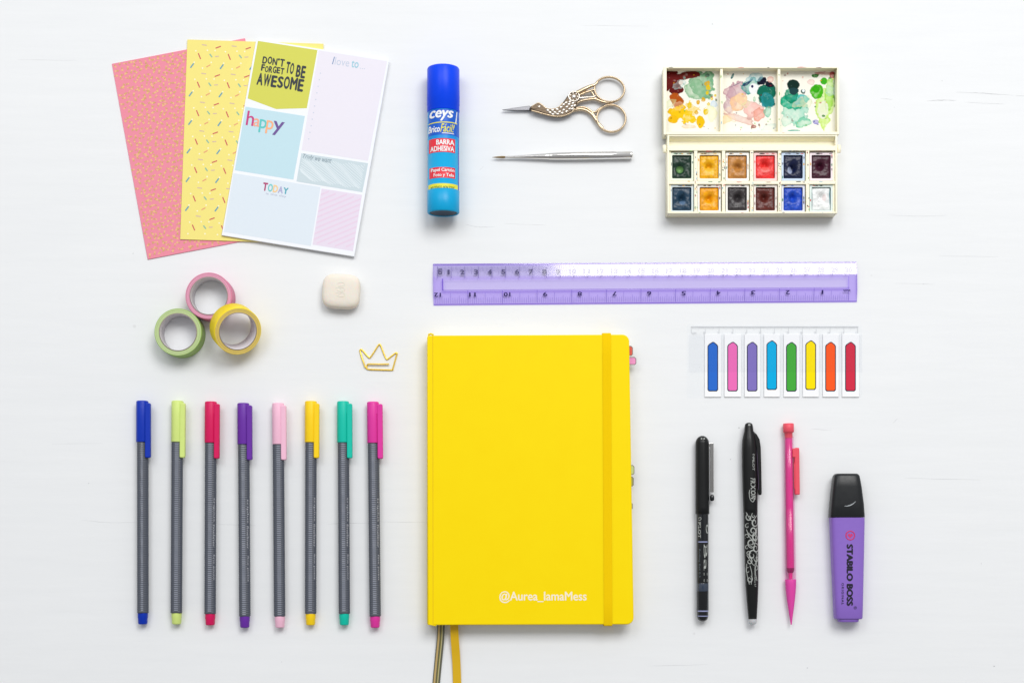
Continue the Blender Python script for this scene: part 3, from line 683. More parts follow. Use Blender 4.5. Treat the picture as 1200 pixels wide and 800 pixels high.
# ================================================================== TRAVEL BRUSH
chrome = mat('polished_steel', (0.80, 0.79, 0.77), rough=.12, metal=1.0, raw=True, bump=.015, bscale=200)
T, L = axis_thing('paint_brush', 'slim silver travel paint brush with pointed tip', 'paint brush', (741, 181.8), (577, 184.4), 4.6)
t0 = L / 2
mb = MB(); mb.lathe([(t0, 3.6), (t0 - .6, 4.3), (t0 - 1.6, 4.3), (t0 - 2.0, 4.0), (t0 - 2.6, 4.55), (t0 - 60, 4.6), (t0 - 88, 4.3), (t0 - 94, 4.0)], 0, 32, 4.6); mb.build('handle', chrome, T)
mb = MB(); pr = [(t0 - 94, 4.15), (t0 - 95, 3.9), (t0 - 96, 4.1), (t0 - 98, 3.7)] + [(t0 - 98 - i * 5, 3.7 - i * .26) for i in range(1, 10)] + [(t0 - 148.5, 1.15)]
mb.lathe(pr, 0, 28, 4.4); mb.build('ferrule', chrome, T)
mb = MB(); mb.lathe([(t0 - 148, 1.1), (t0 - 152, 1.35), (t0 - 158, .95), (t0 - 164, .15)], 0, 14, 4.2); mb.build('bristles', mat('sable_hair', (128, 104, 60), rough=.8, var=.3, vscale=1200, stretch=(6, .4, 6)), T)

# ================================================================== WATERCOLOUR BOX
ZT_ = 23.0
c = A(881, 166, ZT_)
T = thing('watercolour_box', 'open cream watercolour box with stained mixing tray', 'paint box', (c[0], c[1], 0))
ivory = mat('ivory_plastic', (255, 247, 220), rough=.4, spec=.45, var=.03, vscale=90, bump=.05, sss=.05)
def X(px, z=ZT_): return A(px, 0, z)[0] - c[0]
def Yy(py, z=ZT_): return A(0, py, z)[1] - c[1]
def bx(mb, x0, x1, y0, y1, z0, z1, m=0, bev=.35): mb.box(X(x0), Yy(y1), z0, X(x1), Yy(y0), z1, m, bev=bev)
stains = [mat('stain_%d' % i, cc, rough=.5) for i, cc in enumerate([(196, 80, 70), (60, 130, 90), (44, 54, 90), (226, 170, 60), (120, 50, 60), (110, 170, 200), (120, 180, 90), (40, 40, 44), (222, 140, 130)])]
mb = MB()
bx(mb, 777.6, 983.4, 78.4, 157.6, 3.0, 11.2, bev=0)                    # lid floor plate
bx(mb, 777.6, 781.2, 78.4, 157.8, 3.5, ZT_); bx(mb, 981.0, 983.4, 78.4, 157.8, 3.5, ZT_)
bx(mb, 781.0, 981.2, 78.4, 80.0, 3.5, ZT_ - .05); bx(mb, 781.0, 981.2, 154.4, 157.8, 3.5, ZT_ - .05)
for x0, x1 in ((844.2, 847.4), (911.6, 914.8)): bx(mb, x0, x1, 79.8, 154.6, 4.5, ZT_ - 1.4)
lid = mb.build('lid', ivory, T)
# pigment in the mixing wells
def paint(px, py):
    x, y = px, py
    col = np.empty(x.shape + (3,)); col[:] = rgb((248, 246, 234), .96)
    n0 = fbm(x / 9, y / 9, 3)[..., None]; col *= (1 - .05 * n0)
    def blob(cx, cy, rx, ry, cc, alpha=1.0, edge=.5, amp=.45, seed=0, rot=0., fr=7.0, soft=.12, gran=.5):
        alpha *= 1.3; edge *= 1.25; cc = tuple(max(0, v - (max(cc) - v) * .10) for v in cc)
        ca, sa = cos(rot), sin(rot); dx, dy = x - cx, y - cy
        u = (dx * ca + dy * sa) / rx; v = (-dx * sa + dy * ca) / ry
        d = np.sqrt(u * u + v * v) * (1 + .12 * amp * np.sin(3 * np.arctan2(v, u) + seed)) + amp * (fbm(x / fr + seed * 3.1, y / fr + seed * 1.7, seed + 5) - .44) * 2.2 + .12 * (fbm(x / 1.8, y / 1.8, seed + 9, 2) - .37)
        mask = np.clip((1 - d) / soft, 0, 1); rim = np.exp(-((d - .93) / .07) ** 2) * edge
        g = fbm(x / 3.5 + seed, y / 3.5, seed + 40, 3); pool = .62 + .55 * np.clip(d, 0, 1) ** 2 * (.6 + .8 * fbm(x / 6 + seed, y / 6 + 3, seed + 70, 2)); pool = pool if alpha < 1.15 else .8 + .25 * pool; rim = rim * (.35 + 1.3 * fbm(x / 5, y / 5 + seed, seed + 90, 2))
        a = np.clip(mask * (alpha * (1 - gran + 2.27 * gran * g) * pool + rim), 0, 1)[..., None]
        k = np.array(rgb(cc, .92)); tint = k * (1 - .35 * np.clip(rim, 0, 1)[..., None])
        col[:] = col * (1 - a) + tint * a
    # left well
    blob(822, 98, 17, 17, (150, 192, 158), .85, .3, .5, 1); blob(815, 105, 13, 12, (170, 204, 170), .6, .3, .4, 2); blob(806, 88.5, 17, 4.6, (134, 58, 50), .92, .4, .4, 3, -.14)
    blob(786, 92, 10, 13, (128, 44, 42), .92, .4, .6, 4); blob(792, 105, 9, 6, (122, 36, 34), .95, .4, .4, 5, .15); blob(798, 97, 3, 3, (244, 226, 214), .9, 0, .2, 6)
    blob(794, 118, 9, 8, (194, 116, 40), .95, .35, .35, 7, .5); blob(795, 132, 11, 9, (246, 212, 20), .95, .25, .7, 8); blob(789, 140, 5.5, 4.5, (242, 204, 0), 1, .2, .3, 9)
    blob(806, 138, 11, 7, (248, 216, 30), .85, .3, .9, 10, 0, 4); blob(812, 128, 10, 7, (246, 216, 90), .6, .2, 1.1, 11, 0, 3.5); blob(821, 143, 4.8, 8, (242, 208, 0), 1, .3, .35, 12)
    for i, (a, b_, r) in enumerate([(829, 99, 3.2), (830, 103, 2.6), (829, 109, 2), (824, 117, 2.3), (834, 116, 2), (827, 131, 3.2), (818, 120, 2.2), (830, 122, 1.8), (808, 124, 3), (816, 132, 2.2), (838, 112, 1.4)]): blob(a, b_, r, r * 1.15, (238, 212, 30) if i % 3 else (232, 190, 40), .85, .3, .4, 20 + i, 0, 3)
    blob(829, 88.5, 3, 2, (110, 130, 120), .8, .2, .3, 33); blob(806, 148.5, 9, 2.6, (248, 224, 200), .7, .1, .5, 34); blob(836, 122, 4, 4, (205, 224, 240), .6, .1, .5, 35); blob(783, 82, 4, 3, (110, 60, 50), .9, .2, .4, 36)
    blob(834, 132, 6, 10, (240, 240, 190), .35, .1, .5, 37)
    # middle well
    blob(862, 108, 14, 12, (214, 180, 186), .7, .35, .5, 41); blob(856, 118, 8, 16, (206, 176, 184), .55, .3, .5, 42); blob(864, 121, 10, 10, (248, 214, 180), .8, .45, .3, 43)
    blob(881, 128, 14, 11, (248, 214, 204), .85, .5, .3, 44, .5); blob(889, 134, 7, 9, (240, 186, 170), .7, .4, .4, 45, .4); blob(868, 116, 8, 7, (252, 226, 190), .7, .25, .3, 46)
    blob(868, 140, 18, 4, (230, 190, 180), .45, .4, .6, 47, .35); blob(883, 148.5, 3, 2, (170, 110, 100), .85, .1, .4, 48); blob(853, 140, 6, 5, (252, 232, 190), .6, .2, .6, 49)
    blob(880, 101, 12, 9, (90, 180, 170), .55, .55, .55, 50, -.3); blob(884, 104, 6.5, 7, (246, 246, 244), 1, .1, .3, 51, .3); blob(899, 112, 10.5, 15, (14, 132, 112), .95, .4, .35, 52); blob(899, 118, 8, 9, (70, 165, 170), .6, .2, .4, 53)
    blob(893, 95.5, 6.5, 5, (18, 30, 60), .95, .2, .6, 54); blob(902, 99, 6, 3.6, (16, 40, 60), .9, .2, .6, 55, .3); blob(876, 97.5, 8, 2.2, (28, 70, 110), .8, .2, .6, 56, -.6); blob(881.5, 101.5, 1.5, 1.7, (60, 54, 110), .9, 0, .2, 57)
    blob(900, 131, 5, 7, (150, 210, 186), .6, .3, .5, 58); blob(884, 91, 12, 5, (170, 206, 210), .5, .2, .6, 59); blob(858, 90, 1.4, 4, (40, 120, 120), .8, 0, .4, 60, .5); blob(903, 93, 4, 4, (232, 190, 180), .6, .3, .5, 61); blob(861, 100, 8, .8, (120, 120, 140), .55, 0, .5, 62, -.4)
    blob(898, 146, 1.4, .9, (150, 130, 110), .7, 0, .2, 63); blob(884, 116, 1.6, 3, (120, 190, 140), .5, .1, .4, 64)
    # right well
    blob(932, 132, 17, 13, (190, 228, 210), .7, .4, .45, 70, .2); blob(930, 119, 15, 10, (60, 188, 156), .75, .5, .4, 71); blob(938, 117, 10, 7.5, (120, 206, 200), .8, .3, .35, 72); blob(926, 112, 8, 11, (24, 160, 130), .7, .35, .4, 73)
    blob(929.5, 99.5, 7.2, 7, (8, 66, 58), .98, .2, .2, 74); blob(931, 107, 6, 4, (50, 90, 92), .9, .2, .4, 75); blob(941, 107, 3, 3, (20, 90, 80), .8, .3, .5, 76); blob(941.5, 106.5, 1.8, 1.8, (240, 246, 246), 1, 0, .2, 77)
    blob(942, 144, 9, 6, (140, 210, 180), .55, .35, .5, 78, -.3); blob(956, 143, 5.5, 3.6, (170, 164, 216), .75, .2, .5, 79, .3); blob(922, 140, 8, 8, (216, 236, 222), .6, .35, .5, 80)
    blob(967, 124, 11, 24, (214, 238, 150), .65, .25, .4, 81, .15); blob(957, 107, 7.5, 9, (104, 196, 40), .88, .35, .3, 82); blob(956, 104.5, 4.6, 4, (84, 186, 20), .9, .4, .3, 83); blob(965.5, 95, 4.3, 4.6, (96, 190, 60), .9, .25, .25, 84)
    blob(972, 112, 6, 20, (170, 222, 90), .55, .2, .4, 85, .05); blob(964, 128, 6.5, 11, (240, 240, 226), .7, .1, .4, 86); blob(955, 89, 5, 3.2, (70, 140, 60), .75, .3, .7, 87); blob(950, 96, 6, 4, (240, 206, 200), .5, .3, .5, 88); blob(967, 86, 14, 1.6, (190, 60, 60), .55, .1, .7, 89)
    blob(965, 136, 1.8, 1.4, (90, 150, 80), .8, 0, .3, 90); blob(931, 153, 8, .9, (80, 170, 160), .8, 0, .3, 91); blob(975, 88, 3.4, 4, (190, 70, 70), .6, .1, .5, 92); blob(978, 104, 1.6, 18, (90, 140, 70), .6, 0, .4, 93)
    rr_ = random.Random(11); pal = [(200, 60, 50), (240, 196, 20), (30, 120, 100), (110, 190, 60), (230, 170, 150), (60, 80, 140), (150, 200, 190), (120, 60, 60)]
    for k in range(70):
        wx_ = rr_.choice(((783, 842), (849, 908), (916, 978))); blob(rr_.uniform(*wx_), rr_.uniform(86, 152), rr_.uniform(.5, 1.5), rr_.uniform(.5, 1.4), pal[rr_.randrange(8)], rr_.uniform(.25, .8), .3, .5, 100 + k, 0, 3)
    for k in range(9):
        wx_ = ((783, 842), (849, 908), (916, 978))[k % 3]; blob(rr_.uniform(*wx_), rr_.uniform(88, 150), rr_.uniform(5, 13), rr_.uniform(3, 8), [(250, 226, 200), (200, 224, 220), (226, 236, 190)][k // 3], .3, .35, .8, 200 + k, rr_.uniform(-.6, .6))
    wh = np.array(rgb((248, 246, 234), .96)); col[:] = wh * np.clip(col / wh, 0.001, 1.05) ** 1.32
    return np.clip(col, 0, .93)
zfl = 11.5
GX = np.linspace(781.3 * 1.0, 981.4, 470); GY = np.linspace(79.6, 154.8, 180)
px_, py_ = np.meshgrid(GX, GY); cl = paint(px_, py_)
mb = MB(); nx, ny = len(GX), len(GY)
# keep the floor under the same walls: the wells stand straight below the rim
V = [(X(781.1) + (X(981.1) - X(781.1)) * i / (nx - 1), Yy(79.8) + (Yy(154.6) - Yy(79.8)) * j / (ny - 1), zfl) for j in range(ny) for i in range(nx)]
F = [(j * nx + i, (j + 1) * nx + i, (j + 1) * nx + i + 1, j * nx + i + 1) for j in range(ny - 1) for i in range(nx - 1)]
# the pigment is laid out in rim coordinates as seen from above, shifted by the well depth
k1 = (H - zfl) / (H - ZT_); SX = (np.array([v[0] for v in V]) + c[0]) / ((H - zfl) / H) + 600
SY = NAD - (np.array([v[1] for v in V]) + c[1] + 240) / ((H - zfl) / H)
cl = paint(SX.reshape(ny, nx), SY.reshape(ny, nx)); cols = np.concatenate([cl.reshape(-1, 3), np.ones((nx * ny, 1))], 1)
mb.add(V, F, 0, False); mb.build('mixing_well_floor', vcol_mat('dried_watercolour', .5, .06, .12), lid, colors=cols)
# paint smears on rims
def smear(mb, px, py, rx, ry, z, m):
    cx, cy = X(px, z), Yy(py, z)
    mb.flat([(cx + rx * rnd.uniform(.55, 1.15) * cos(a), cy + ry * rnd.uniform(.55, 1.15) * sin(a)) for a in [2 * pi * k / 10 for k in range(10)]], z + .06, m)
base = MB()
# raised, sloping floor of the hinge trough
zt2 = 13.0
base.add([(X(784), Yy(159.6), ZT_ - .3), (X(979.3), Yy(159.6), ZT_ - .3), (X(979.3), Yy(166, zt2), zt2), (X(784), Yy(166, zt2), zt2), (X(979.3), Yy(171.5), zt2), (X(784), Yy(171.5), zt2)], [(3, 2, 1, 0), (5, 4, 2, 3)], 0)
bx(base, 782.2, 981.2, 158.3, 250, .6, 2.6, bev=0)                                    # floor plate
bx(base, 782.2, 784.2, 158.3, 250, 0, ZT_); bx(base, 979.0, 981.2, 158.3, 250, 0, ZT_)
bx(base, 784.1, 979.1, 158.4, 159.8, 0, ZT_ - .05); bx(base, 784.1, 979.1, 170.8, 176.4, 2, ZT_ - .05)
bx(base, 784.1, 979.1, 248.0, 250, 0, ZT_ - .05); bx(base, 784.1, 979.1, 211.8, 215.6, 2, ZT_ - .8)
CX = [799.4, 831.6, 864.6, 897.6, 930.2, 963.2]
for i in range(5):
    xm = (CX[i] + CX[i + 1]) / 2; bx(base, xm - 1.9, xm + 1.9, 176.2, 248.2, 2, ZT_ - .6)
for x0 in (784.2, 976.6): bx(base, x0, x0 + 2.4, 176.2, 248.2, 2, ZT_ - 3.2)
mats_b = [ivory] + stains
for k in range(80):
    xm = rnd.choice([(CX[i] + CX[i + 1]) / 2 for i in range(5)]); smear(base, xm + rnd.uniform(-1.3, 1.3), rnd.uniform(178, 247), rnd.uniform(.3, .8), rnd.uniform(.4, 1.8), ZT_ - .6, 1 + rnd.randrange(9))
for (x, y, rx, ry, m) in ((830, 177.3, 4, .6, 1), (838, 177, 2, .5, 8), (932, 177, 3, .5, 8), (926, 177, 2, .5, 3), (810, 177, 3, .4, 7), (833, 213, 3, .6, 2), (843, 213.4, 2.4, .6, 2), (807, 212.6, 2, .5, 4), (866, 213.4, 4, .5, 1), (936, 213, 4, .7, 8), (942, 213.6, 2, .5, 3), (962, 213, 3, .4, 6), (900, 213.6, 4, .4, 5), (960, 177, 3, .4, 5), (870, 174, .8, .3, 9), (820, 249, 1.4, .4, 7), (918, 249, 2, .4, 3), (870, 249.4, 2, .3, 9), (964, 249, 1, .3, 6)):
    smear(base, x, y, rx, ry, ZT_ - .04 if not 211 < y < 216 else ZT_ - .75, m)
bo = base.build('base', mats_b, T)
mb = MB()
for (x, y, rx, ry, m) in ((786, 79.2, 3, .5, 8), (868, 79.2, 5, .5, 9), (940, 79, 6, .5, 1), (900, 79.2, 2, .4, 8), (960, 79.3, 4, .4, 5), (880, 156, 1, .3, 2), (918, 156, 2, .3, 9)): smear(mb, x, y, rx, ry, ZT_ - .04, m)
for (x, y) in ((845, 90), (846, 120), (913, 88), (913.5, 110), (913, 140), (845.6, 144)): smear(mb, x, y, .6, rnd.uniform(1, 3), ZT_ - 1.38, 1 + rnd.randrange(9))
lid_smears = mb
lid.data.materials.clear()
old = lid.data; nm_ = MB(); nm_.v = [tuple(v.co / U) for v in old.vertices]; nm_.f = [list(p.vertices) for p in old.polygons]; nm_.m = [0] * len(nm_.f); nm_.s = [p.use_smooth for p in old.polygons]
nm_.add(lid_smears.v, lid_smears.f, 0); nm_.m[-len(lid_smears.m):] = lid_smears.m
tmp_ = nm_.build('lid', mats_b, None); lid.data = tmp_.data; bpy.data.objects.remove(tmp_); bpy.data.meshes.remove(old); lid.data.name = 'lid'
for x0, x1 in ((777.8, 781.0), (983.0, 985.8)):
    mb = MB(); mb.lathe([(Yy(168.6), 2.0), (Yy(169), 2.4), (Yy(177), 2.4), (Yy(177.4), 2.0)], 0, 14, 17, cx=(X(x0) + X(x1)) / 2)
    mb.build('hinge', ivory, T)
# pans: white cups, each with its cake of paint
PC = [[('dark green pan with a pale green puddle, top left cell', (24, 52, 40)), ('warm yellow pan, second cell of the top row', (240, 178, 22)), ('yellow ochre brown pan, third cell of the top row', (190, 130, 62)), ('bright red pan with a wet middle', (232, 54, 52)), ('dark navy blue pan with a pale droplet', (18, 26, 60)), ('dark plum purple pan, top right cell', (66, 22, 42))],
      [('dark teal blue pan, bottom left cell', (34, 62, 84)), ('orange yellow pan, second cell of the bottom row', (240, 164, 14)), ('charcoal black pan, third cell of the bottom row', (58, 54, 56)), ('dark reddish brown pan, fourth cell of the bottom row', (94, 40, 34)), ('cobalt blue pan, fifth cell of the bottom row', (34, 76, 190)), ('white pan with a faint green edge, bottom right cell', (238, 240, 240))]]
cup_m = mat('white_pan_plastic', (244, 243, 238), rough=.35, var=.03)
for r in range(2):
    for i in range(6):
        lab, cc = PC[r][i]; ycen = (194.2, 231.8)[r] + .3; cxp = CX[i]
        p = A(cxp, ycen, ZT_)
        P = thing('paint_pan', lab, 'paint pan', (p[0], p[1], 2.7), 0, 'paint pans in the watercolour box')
        hw, hh = 13.6, 16.4; zt = 16.6
        outer = rrect(-hw, -hh, hw, hh, 1.2, 3); wx, wy = 10.9, 13.3
        mb = MB(); R0 = [[(x, y, 0) for x, y in outer], [(x, y, zt - .4) for x, y in outer], [(x * .985, y * .985, zt) for x, y in outer]]
        inn = rrect(-wx - .3, -wy - .3, wx + .3, wy + .3, 1.2, 3); R0 += [[(x, y, zt) for x, y in inn], [(x, y, zt - 9.5) for x, y in inn]]
        mb.loft(R0, 0, False, True, True)
        for k in range(9):   # thumbprints of neighbouring paint on the cup edge
            e = rnd.choice([(-hw + 1.3, rnd.uniform(-hh, hh) * .8), (hw - 1.3, rnd.uniform(-hh, hh) * .8), (rnd.uniform(-hw, hw) * .8, hh - 1.3), (rnd.uniform(-hw, hw) * .8, hh - 1.4)])
            mb.flat([(e[0] + rnd.uniform(.4, .9) * cos(a) * (1 if abs(e[0]) > hw - 2 else 3), e[1] + rnd.uniform(.4, .8) * sin(a) * (3 if abs(e[0]) > hw - 2 else 1)) for a in [2 * pi * q / 8 for q in range(8)]], zt + .05, 1 if k % 2 == 0 else 1 + rnd.randrange(1, 4))
        own = mat('pan_tint_%d_%d' % (r, i), tuple(int(v * .6 + 100) for v in cc), rough=.5)
        cm_ = {0: (232, 240, 222), 3: (246, 208, 206), 4: (196, 214, 238), 6: (216, 228, 232), 10: (222, 226, 240), 11: (222, 236, 232), 5: (240, 226, 232), 9: (240, 232, 226), 1: (248, 238, 214)}.get(r * 6 + i)
        mb.build('pan_cup', [mat('stained_cup_%d' % (r * 6 + i), cm_, rough=.4, var=.10, vscale=260) if cm_ else cup_m, own, stains[1], stains[0], stains[3]], P)
        # cake with hollow
        sd = r * 6 + i; gx = np.linspace(-wx, wx, 34); gy_ = np.linspace(-wy, wy, 40); xx, yy = np.meshgrid(gx, gy_)
        dx0, dy0 = [(-2, -2.5), (0, 1), (1, 1), (0, 3), (0, -1), (-1, 1.5), (0, 1), (0, 1), (1, 2), (-1, 2), (0, 2), (0, 2)][sd]
        dist = np.sqrt((xx - dx0) ** 2 + (yy - dy0) ** 2 * .8)
        dep = -6.2 * np.exp(-(dist / 3.5) ** 2) + 1.5 * (fbm(xx / 5 + sd, yy / 5, sd) - .5)
        edge = np.minimum(np.minimum(xx + wx, wx - xx), np.minimum(yy + wy, wy - yy)); dep = dep - 1.6 * np.exp(-edge / 1.0)
        zz = zt - 1.6 + dep
        cb = np.array(rgb(cc, .9)); n_ = fbm(xx / 2.6 + 9, yy / 2.6 + sd, sd + 3)[..., None]
        colr = cb[None, None, :] * (0.62 + .85 * n_)
        def spot(px0, py0, r0, r1, c3, a_):
            d = np.sqrt(((xx - px0) / r0) ** 2 + ((yy - py0) / r1) ** 2); m_ = np.clip((1 - d) / .25, 0, 1)[..., None] * a_; colr[:] = colr * (1 - m_) + np.array(rgb(c3)) * m_
        if sd == 0: spot(-2, -2.6, 4.6, 4.4, (112, 158, 96), .9); spot(-2, -2.2, 2.6, 2.3, (150, 190, 130), .7)
        if sd == 4: spot(-3.4, -3.6, 3.3, 4.6, (160, 170, 196), .9)
        if sd == 3: spot(0, -3, 5.5, 4.5, (240, 120, 112), .6)
        if sd == 1: spot(1, -4, 6, 4.5, (250, 205, 80), .6)
        if sd == 6: spot(1, -4, 4, 3, (96, 124, 158), .7)
        if sd == 11: spot(4, 2, 2.5, 5, (240, 210, 208), .5); spot(wx, 4, 1.6, 12, (60, 140, 150), .9); spot(-wx, 0, 1.2, 14, (60, 120, 130), .7)
        mb = MB(); n1_, n2_ = len(gx), len(gy_)
        mb.add([(xx[j, q], yy[j, q], zz[j, q]) for j in range(n2_) for q in range(n1_)], [(j * n1_ + q, j * n1_ + q + 1, (j + 1) * n1_ + q + 1, (j + 1) * n1_ + q) for j in range(n2_ - 1) for q in range(n1_ - 1)], 0, True)
        if 'cake_mat' not in globals(): cake_mat = vcol_mat('paint_cake', .3, .3, .3)
        mb.build('paint_cake', cake_mat, P, colors=np.concatenate([np.clip(colr, 0, .9).reshape(-1, 3), np.ones((n1_ * n2_, 1))], 1))

# ================================================================== RULER
zr = 4.2
tint = clear('violet_plastic', (0.755, 0.67, 0.99)); tint_l = clear('violet_plastic_thin', (0.82, 0.765, 0.985)); tint_d = clear('violet_plastic_edge', (0.44, 0.32, 0.80)); tint_b = clear('violet_plastic_bevel', (0.75, 0.70, 0.94), refl=2.0, rough=.08); ruler_ink = mat('ruler_ink', (52, 38, 96), rough=.5)
tl, tr, br, bl_ = A(507.5, 309, 2), A(1003.8, 306.6, 2), A(1004.2, 353.4, 2), A(508.2, 357.4, 2)
c = ((tl[0] + br[0]) / 2, (tl[1] + br[1]) / 2)
T = thing('ruler', 'transparent violet plastic ruler with centimetre and inch scales', 'ruler', (c[0], c[1], 0))
def RQ(u, v):   # u,v in 0..1 from top-left
    a = [tl[k] * (1 - u) + tr[k] * u for k in (0, 1)]; b_ = [bl_[k] * (1 - u) + br[k] * u for k in (0, 1)]
    return (a[0] * (1 - v) + b_[0] * v - c[0], a[1] * (1 - v) + b_[1] * v - c[1])
def ru(px): return (px - 507.8) / 496.2
def ztop(v):
    ps = [(0, 1.2), (.03, 1.35), (.335, 4.3), (.70, 4.3), (.97, 1.3), (1, 1.1)]
    for (v0, z0), (v1, z1) in zip(ps, ps[1:]):
        if v <= v1: return z0 + (z1 - z0) * (v - v0) / (v1 - v0)
    return 1.1
mb = MB(); u0, u1 = ru(518), ru(995)
def strip(ua, ub, va, vb, m, za=None, zb=None, dz=0):
    za = ztop(va) if za is None else za; zb = ztop(vb) if zb is None else zb; q = [RQ(ua, vb), RQ(ub, vb), RQ(ub, va), RQ(ua, va)]
    mb.add([(*q[0], zb + dz), (*q[1], zb + dz), (*q[2], za + dz), (*q[3], za + dz)], [(0, 1, 2, 3)], m)
strip(0, 1, 0, .03, 2); strip(0, 1, .03, .31, 3); strip(0, 1, .31, .335, 0); strip(0, 1, .335, .375, 0); strip(0, u0, .375, .66, 0); strip(u1, 1, .375, .66, 0); strip(0, 1, .66, .70, 0); strip(0, 1, .70, .975, 0); strip(0, 1, .975, 1, 2)
# sunken channel: walls and a thinner floor
strip(u0, u1, .375, .395, 0, 4.3, 2.0); strip(u0, u1, .395, .635, 1, 2.0, 2.0); strip(u0, u1, .635, .66, 2, 2.0, 4.3)
strip(u0 - .0001, u0 + .003, .375, .66, 2, 4.3, 4.3, dz=.03); strip(u1 - .003, u1, .375, .66, 0, 4.3, 4.3, dz=.03)
for (ua, ub, va, vb) in ((0, 1, 0, 0), (0, 1, 1, 1), (0, 0, 0, 1), (1, 1, 0, 1)):
    n = 1 if va == vb else 24
    for i in range(n):
        v0_ = va + (vb - va) * i / n; v1_ = va + (vb - va) * (i + 1) / n; p, q = RQ(ua, v0_), RQ(ub, v1_)
        mb.add([(*p, .1), (*q, .1), (*q, ztop(v1_)), (*p, ztop(v0_))], [(0, 1, 2, 3)], 2 if va != vb else 1)
mb.build('body', [tint, tint_l, tint_d, tint_b], T)
mb = MB()
for k in range(0, 301):      # millimetre ticks along the top edge
    u = ru(513) + k * .1 / 30 * (30 * 15.93 / 496.2); 
    if u > .992: break
    ln = .30 if k % 10 == 0 else .2 if k % 5 == 0 else .13
    wd = .0005 if k % 10 == 0 else .00026
    q = [RQ(u - wd, .06 + ln), RQ(u + wd, .06 + ln), RQ(u + wd, .06), RQ(u - wd, .06)]; mb.add([(*q[0], ztop(.06 + ln) - .25), (*q[1], ztop(.06 + ln) - .25), (*q[2], ztop(.06) - .25), (*q[3], ztop(.06) - .25)], [(0, 1, 2, 3)], 0)
for k in range(0, 193):      # inch ticks along the lower edge, counted from the right
    u = ru(994.2) - k / 16 * 40.55 / 496.2
    if u < .004: break
    ln = .30 if k % 16 == 0 else .24 if k % 8 == 0 else .18 if k % 4 == 0 else .13
    wd = .0005 if k % 16 == 0 else .00028
    q = [RQ(u - wd, .96), RQ(u + wd, .96), RQ(u + wd, .96 - ln), RQ(u - wd, .96 - ln)]; mb.add([(*q[0], ztop(.96) - .25), (*q[1], ztop(.96) - .25), (*q[2], ztop(.96 - ln) - .25), (*q[3], ztop(.96 - ln) - .25)], [(0, 1, 2, 3)], 1)
mb.build('scale_marks', [mat('ruler_tick_dark', (112, 96, 160), rough=.5), mat('ruler_tick_light', (150, 134, 206), rough=.5)], T)
mb = MB()
def rt(s, px, w_, v0, v1, rot, m=0):
    u = ru(px); hw = w_ / 2 / 496.2
    def xf(x, y): return RQ(x, -y)
    V0 = (u - hw, -v1, u + hw, -v0)
    zz = lambda x, y: ztop(max(0, min(1, (y0c(x, y)))) ) - .3
    def y0c(x, y):
        t_ = (x + c[0] - tl[0]) / (tr[0] - tl[0]); top = tl[1] + (tr[1] - tl[1]) * t_ - c[1]; bot = bl_[1] + (br[1] - bl_[1]) * t_ - c[1]; return (y - top) / (bot - top)
    mb.text(s, V0, zz, m, rot=rot, bold=.45, xf=xf)
rt('cm', 516, 5.0, .12, .27, 90)
for k in range(1, 31):
    px = (509.8 + k * 16.05) if k < 10 else (510.0 + k * 16.15); s = str(k)
    if px < 996: rt(s, px, 2.4 if k == 1 else 5.0 if k < 10 else 8.0, .145, .27, 0)
for k in range(1, 13):
    px = 1004 - k * 40.6 - (4 if k > 9 else 0); rt(str(k), px if k < 12 else 512.6, 2.2 if k == 1 else 5.2 if k < 10 else 8.0, .71, .81, 180)
rt('inch', 992, 8, .70, .76, 180)
mb.build('numerals', [ruler_ink], T)

# ================================================================== INDEX FLAG CARD
c = A(908, 424, 1)
T = thing('index_flag_card', 'clear plastic card holding eight coloured arrow sticky flags', 'sticky flags', (c[0], c[1], 0))
film = clear('clear_film', (0.994, 0.996, 0.998), refl=.12, rough=.3); film2 = clear('clear_film_upper', (0.982, 0.984, 0.988), refl=.12, rough=.3)
def FX(px, z=1.0): return A(px, 0, z)[0] - c[0]
def FY(py, z=1.0): return A(0, py, z)[1] - c[1]
mb = MB(); mb.prism(rrect(FX(805), FY(466.5), FX(1010.5), FY(380.5), 2), .1, .5, 0); mb.build('clear_backing', film, T)
tick = mat('printed_grey', (212, 215, 219), rough=.6)
mb = MB(); mb.box(FX(810), FY(383.3), .55, FX(1006), FY(382.2), .62)
for k in range(13):
    x = 810.3 + 16.25 * k; mb.box(FX(x - .3), FY(390.5), .55, FX(x + .3), FY(383), .62)
    for q in range(1, 10):
        if k < 12: mb.box(FX(x + q * 1.625 - .12), FY(386.2 if q == 5 else 385), .55, FX(x + q * 1.625 + .12), FY(383), .62)
    if k: mb.text(str(k), (FX(x - 2.8 if k > 9 else x - 2.0), FY(391.5), FX(x - .7), FY(388.3)), .63, 0)
mb.text('cm', (FX(811.4), FY(391.5), FX(816), FY(389)), .63, 0)
mb.build('printed_scale', tick, T)
FC = [('blue', (44, 108, 206)), ('pink', (238, 112, 186)), ('violet', (130, 116, 192)), ('cyan', (0, 174, 228)), ('green', (70, 172, 62)), ('yellow', (255, 228, 0)), ('orange', (255, 92, 36)), ('red', (212, 48, 74))]
FXs = [(825.7, 845.0), (848.8, 868.6), (872.4, 890.9), (895.3, 913.9), (918.3, 936.9), (940.7, 959.8), (964.1, 982.9), (986.8, 1006.8)]
outline = mat('flag_outline', (30, 36, 60), rough=.6, spec=.1); strip_m = mat('white_flag_paper', (248, 249, 251), rough=.55, spec=.3, var=.01)
